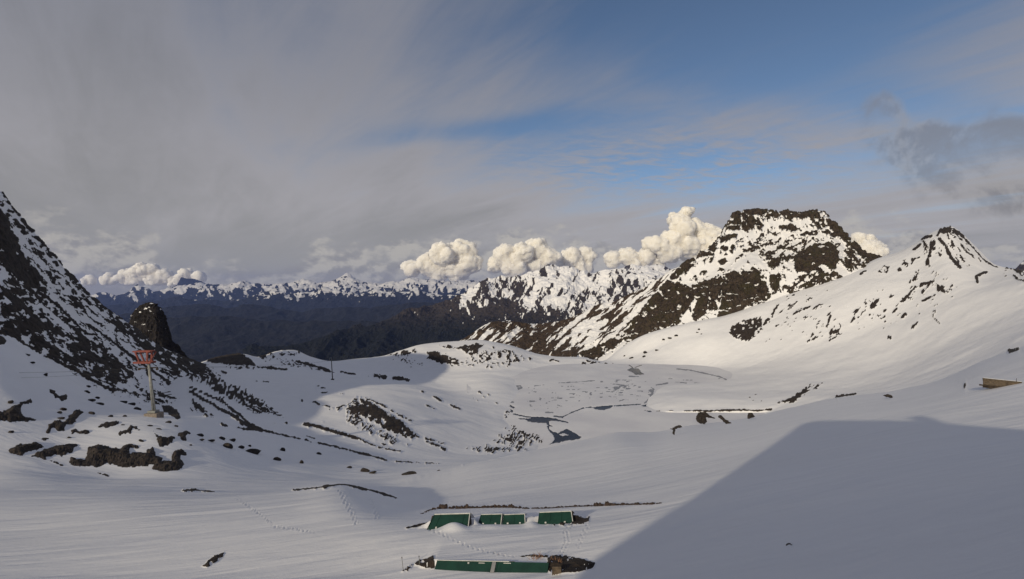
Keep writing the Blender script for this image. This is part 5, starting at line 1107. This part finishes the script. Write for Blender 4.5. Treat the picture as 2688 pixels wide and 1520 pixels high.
# ------------------------------------------------------------------ dry-stone wall across the slope below the bowl
def stone_wall():
    path = [(1108, 1346), (1130, 1337), (1150, 1333), (1200, 1333), (1260, 1331), (1300, 1330), (1340, 1330), (1380, 1333), (1440, 1332), (1500, 1328), (1560, 1326), (1600, 1325), (1640, 1323), (1690, 1322), (1718, 1321)]
    P = np.array(path, float); o = cast(1400, 1334, ymin=8)
    t = thing('dry_stone_wall', 'long low brown stone wall just showing above the snow behind the green sheds', 'wall', o)
    r = random.Random(3); u = 1108.0; me = [m.copy() for m in ROCKS[:4]]
    for m in me: m.name = 'stone'; m.materials.clear(); m.materials.append(M_STONE2)
    while u < 1720:
        v = float(np.interp(u, P[:, 0], P[:, 1])); big = 1.0 + (0.7 if any(abs(u - c) < 12 for c in (1165, 1195, 1220, 1298, 1344, 1570, 1600)) else 0)
        thin = 0.55 if u < 1135 or 1380 < u < 1560 else (0.8 if u > 1600 else 1.0)
        p = cast(u, v + 2.5, ymin=8); q = p.y / F; s = bpy.data.objects.new('stone', me[r.randrange(4)]); COL.objects.link(s); s.parent = t
        w = r.uniform(4.5, 8.0); h = r.uniform(4.2, 6.4) * big * thin
        s.location = p - o + Vector((0, 0, h * q * 0.35)); s.scale = (w * q, w * q * 0.9, h * q); s.rotation_euler = (r.uniform(-0.4, 0.4), r.uniform(-0.3, 0.3), r.uniform(0, 6.28))
        u += w * r.uniform(1.0, 1.5)
    for uu, vv in ((1728, 1320), (1735, 1319)):
        p = cast(uu, vv + 2, ymin=8); q = p.y / F; s = bpy.data.objects.new('stone', me[1]); COL.objects.link(s); s.parent = t; s.location = p - o; s.scale = (7 * q, 5 * q, 4 * q)
stone_wall()

# ------------------------------------------------------------------ stakes and dry shrubs
def stake(label, ub, vb, ut, vt):
    p = cast(ub, vb, ymin=8); q = p.y / F
    t = thing('snow_stake', label, 'stake', p, group='marker stakes at the lower left of the long green roof')
    top = Vector(((ut - ub) * q, 0, (vb - vt) * q * 1.1)); part('rod', tube((0, 0, -0.3), top, 0.018, 0.014, 6), M_STEEL, t); part('cap', tube(top, top + Vector((0, 0, 0.06)), 0.024, 0.02, 6), M_DARKWOOD, t)
stake('thin leaning marker stake beside a dark rock, left one of two', 1060, 1496, 1055, 1468)
stake('thin upright marker stake, right one of two beside the long green roof', 1102, 1484, 1100, 1464)
def shrub(label, u, v, hpx, n, spread, seed):
    p = cast(u, v, ymin=8); q = p.y / F; r = random.Random(seed); bm = bmesh.new()
    for _ in range(n):
        a = r.uniform(0, 6.28); s = r.uniform(0, spread) * q; h = hpx * q * r.uniform(0.5, 1.1); b = Vector((math.cos(a) * s * 0.5, math.sin(a) * s * 0.3, -0.05)); m = b + Vector((math.cos(a) * s * 0.4, math.sin(a) * s * 0.3, h * 0.55)); e = m + Vector((r.uniform(-0.4, 0.4) * spread * q, r.uniform(-0.2, 0.2) * spread * q, h * 0.5))
        tube(b, m, 0.012, 0.009, 4, bm); tube(m, e, 0.009, 0.004, 4, bm)
        if r.random() < 0.6: tube(m, m + (e - m) * 0.7 + Vector((r.uniform(-0.5, 0.5) * spread * q * 0.6, 0, 0)), 0.007, 0.003, 4, bm)
    t = thing('dry_shrub', label, 'shrub', p, group='leafless shrubs around the long green roof'); part('twigs', bm, M_TWIG, t)
shrub('reddish leafless shrub above the right half of the long green roof', 1408, 1476, 26, 26, 26, 1)
shrub('sparse leafless shrub at the right end of the long green roof', 1452, 1482, 24, 12, 12, 2)
shrub('single dry stems standing over the bare brown earth at right', 1472, 1484, 22, 8, 8, 3)
shrub('tiny dry shrub poking out of the snow above the grey vent', 1302, 1466, 11, 6, 12, 4)
shrub('low dry grass tuft on the snow above the left end of the wall gap', 1360, 1478, 10, 8, 12, 5)

# ------------------------------------------------------------------ wooden shelter at the right edge
def shelter():
    p = cast(2630, 1015, ymin=8); q = p.y / F; be = math.atan2(p.x, p.y)
    t = thing('wooden_shelter', 'low brown wooden shelter half sunk in snow at the right edge', 'shelter', p); t.rotation_euler = (0, math.radians(1.0), -be)
    w, h, d = 100 * q * math.cos(be), 17 * q, 1.6
    nb = 4
    for k in range(nb): part('plank', box(-w / 2, w / 2, -0.03, 0.03, h * k / nb + 0.006, h * (k + 1) / nb - 0.006, 0.004), M_WOOD, t)
    part('base_beam', box(-w / 2 - 0.05, w / 2 + 0.05, -0.07, 0.08, -0.35, 0.0, 0.01), M_DARKWOOD, t)
    for s in (-1, 1): part('side_wall', prism([(0.04, -0.4), (d, -0.4), (d, h - 0.55), (0.04, h - 0.02)], s * w / 2 - 0.03, s * w / 2 + 0.03, axis='x'), M_DARKWOOD, t)
    part('roof', prism([(-0.10, h + 0.004), (-0.10, h + 0.05), (d + 0.1, h - 0.50), (d + 0.1, h - 0.55)], -w / 2 - 0.08, w / 2 + 0.05, axis='x'), M_DARKWOOD, t)
    part('snow_cover', prism([(0.05, h + 0.02), (0.10, h + 0.06), (d * 0.5, h - 0.12), (d + 1.0, h - 0.62), (d + 1.0, h - 0.9)], -w / 2 - 0.04, w / 2 + 0.02, axis='x'), M_SNOWCAP, t)
    part('roof_peg', tube((w * 0.37, 0.0, h), (w * 0.37, 0.0, h + 9 * q), 0.03, 0.02, 6), M_DARKWOOD, t)
    part('doorstep', box(-w / 2 - 8 * q, -w / 2 + 12 * q, -0.3, -0.05, -0.12, 0.03, 0.01), M_DARKWOOD, t)
shelter()

# ------------------------------------------------------------------ ropeway: red-headed pylon, far mast, cables
ARM = {}
def pylon():
    p = cast(404, 1094); q = p.y / F
    t = thing('ropeway_pylon', 'grey ropeway pylon with a red frame head on the left snow slope', 'pylon', p)
    H = 140 * q; lean = math.tan(math.radians(-5.5)) * H; top = Vector((lean, 0, H))
    ft = part('foot', box(-17 * q, 17 * q, -14 * q, 14 * q, -2.0, 11 * q, 0.25), M_CONC, t)
    part('foot_plate', box(-11 * q, 9 * q, -9 * q, 9 * q, 11 * q + 0.003, 17 * q, 0.1), M_STEEL, ft)
    po = part('pole', tube((0, 0, 15 * q), top, 4.6 * q, 3.2 * q, 14), M_STEEL, t, smooth=True)
    b = 3.0 * q
    def beam(name, a, c, w): 
        a, c = Vector(a), Vector(c); return part(name, tube(a, c, w, w, 4), M_RED, t)
    for yy in (-8 * q, 8 * q):
        L = lambda x, z: (top.x + x * q, yy, top.z + z * q)
        beam('bottom_beam', L(-34, 3), L(12, 3), 3.4 * q); beam('top_beam', L(-36, 32), L(10, 32), 2.4 * q)
        beam('slanting_strut', L(-30, 32), L(-18, 4), 2.4 * q); beam('post', L(2, 32), L(2, 4), 2.6 * q)
    for x, z in ((-34, 3), (10, 3), (-34, 32), (8, 32)): beam('cross_tie', (top.x + x * q, -8 * q, top.z + z * q), (top.x + x * q, 8 * q, top.z + z * q), 2.0 * q)
    beam('brace', (top.x + 6 * q, -8 * q, top.z + 4 * q), (top.x + 14 * q, 8 * q, top.z + 30 * q), 1.6 * q)
    sa = part('side_arm', tube((top.x - 27 * q, 0, top.z - 14 * q), (top.x + 24 * q, 0, top.z - 10 * q), 1.5 * q, 1.5 * q, 6), M_DARKWOOD, t)
    for s in (-25, 22): part('sheave', tube((top.x + s * q, -1.6 * q, top.z - 15 * q), (top.x + s * q, 1.6 * q, top.z - 15 * q), 3.0 * q, 3.0 * q, 12), M_DARKWOOD, sa)
    part('ladder_rail', tube((6.5 * q, -5 * q, 18 * q), (top.x + 5 * q, -5 * q, top.z - 6 * q), 0.6 * q, 0.6 * q, 4), M_STEEL, po)
    ARM['near'] = [p + Vector((top.x + s * q, 0, top.z - 12 * q)) for s in (-25, 22)]
pylon()
def mast():
    p = cast(873, 997); q = p.y / F
    t = thing('ropeway_mast', 'slim dark ropeway mast standing far off on the snow hill', 'pylon', p)
    H = 50 * q; lx = -3 * q; top = Vector((lx, 0, H))
    part('foot', box(-3.5 * q, 3.5 * q, -3 * q, 3 * q, -1.5, 2.5 * q, 0.1), M_DARKWOOD, t)
    part('pole', tube((0, 0, 0), top, 1.3 * q, 1.0 * q, 8), M_DARKWOOD, t, smooth=True)
    part('side_arm', tube((lx * 0.4 - 5 * q, 0, 22 * q), (lx * 0.4 + 6 * q, 0, 19 * q), 0.8 * q, 0.8 * q, 5), M_DARKWOOD, t)
    for a, c in (((-6, 0), (1, 0)), ((-5, 8), (1, 7)), ((-5, 0), (-4, 8)), ((1, 0), (0, 8))):
        part('head_strut', tube((lx + a[0] * q, 0, H + a[1] * q), (lx + c[0] * q, 0, H + c[1] * q), 0.5 * q, 0.5 * q, 4), M_STEEL, t)
    ARM['far'] = [p + Vector((lx + s * q, 0, H)) for s in (-5, 1)]
mast()
def cable(label, pts, sag, r):
    bm = bmesh.new()
    for a, b in zip(pts[:-1], pts[1:]):
        n = 24; P = [a.lerp(b, i / n) - Vector((0, 0, sag * 4 * (i / n) * (1 - i / n))) for i in range(n + 1)]
        for c, d in zip(P[:-1], P[1:]): tube(c, d, r, r, 4, bm)
    o = part('ropeway_cable', bm, M_CABLE, None); o['label'] = label; o['category'] = 'cable'; o['group'] = 'ropeway cables'
yl = 180.0
cable('upper ropeway cable running from the left edge to the red pylon', [Vector(((-160 - U0) / F * yl, yl, (V0 - 972) / F * yl)), ARM['near'][0], ARM['far'][0]], 1.2, 0.05)
cable('lower ropeway cable running from the left edge to the red pylon', [Vector(((-160 - U0) / F * yl, yl - 4, (V0 - 986) / F * yl)), ARM['near'][1], ARM['far'][1]], 1.6, 0.04)
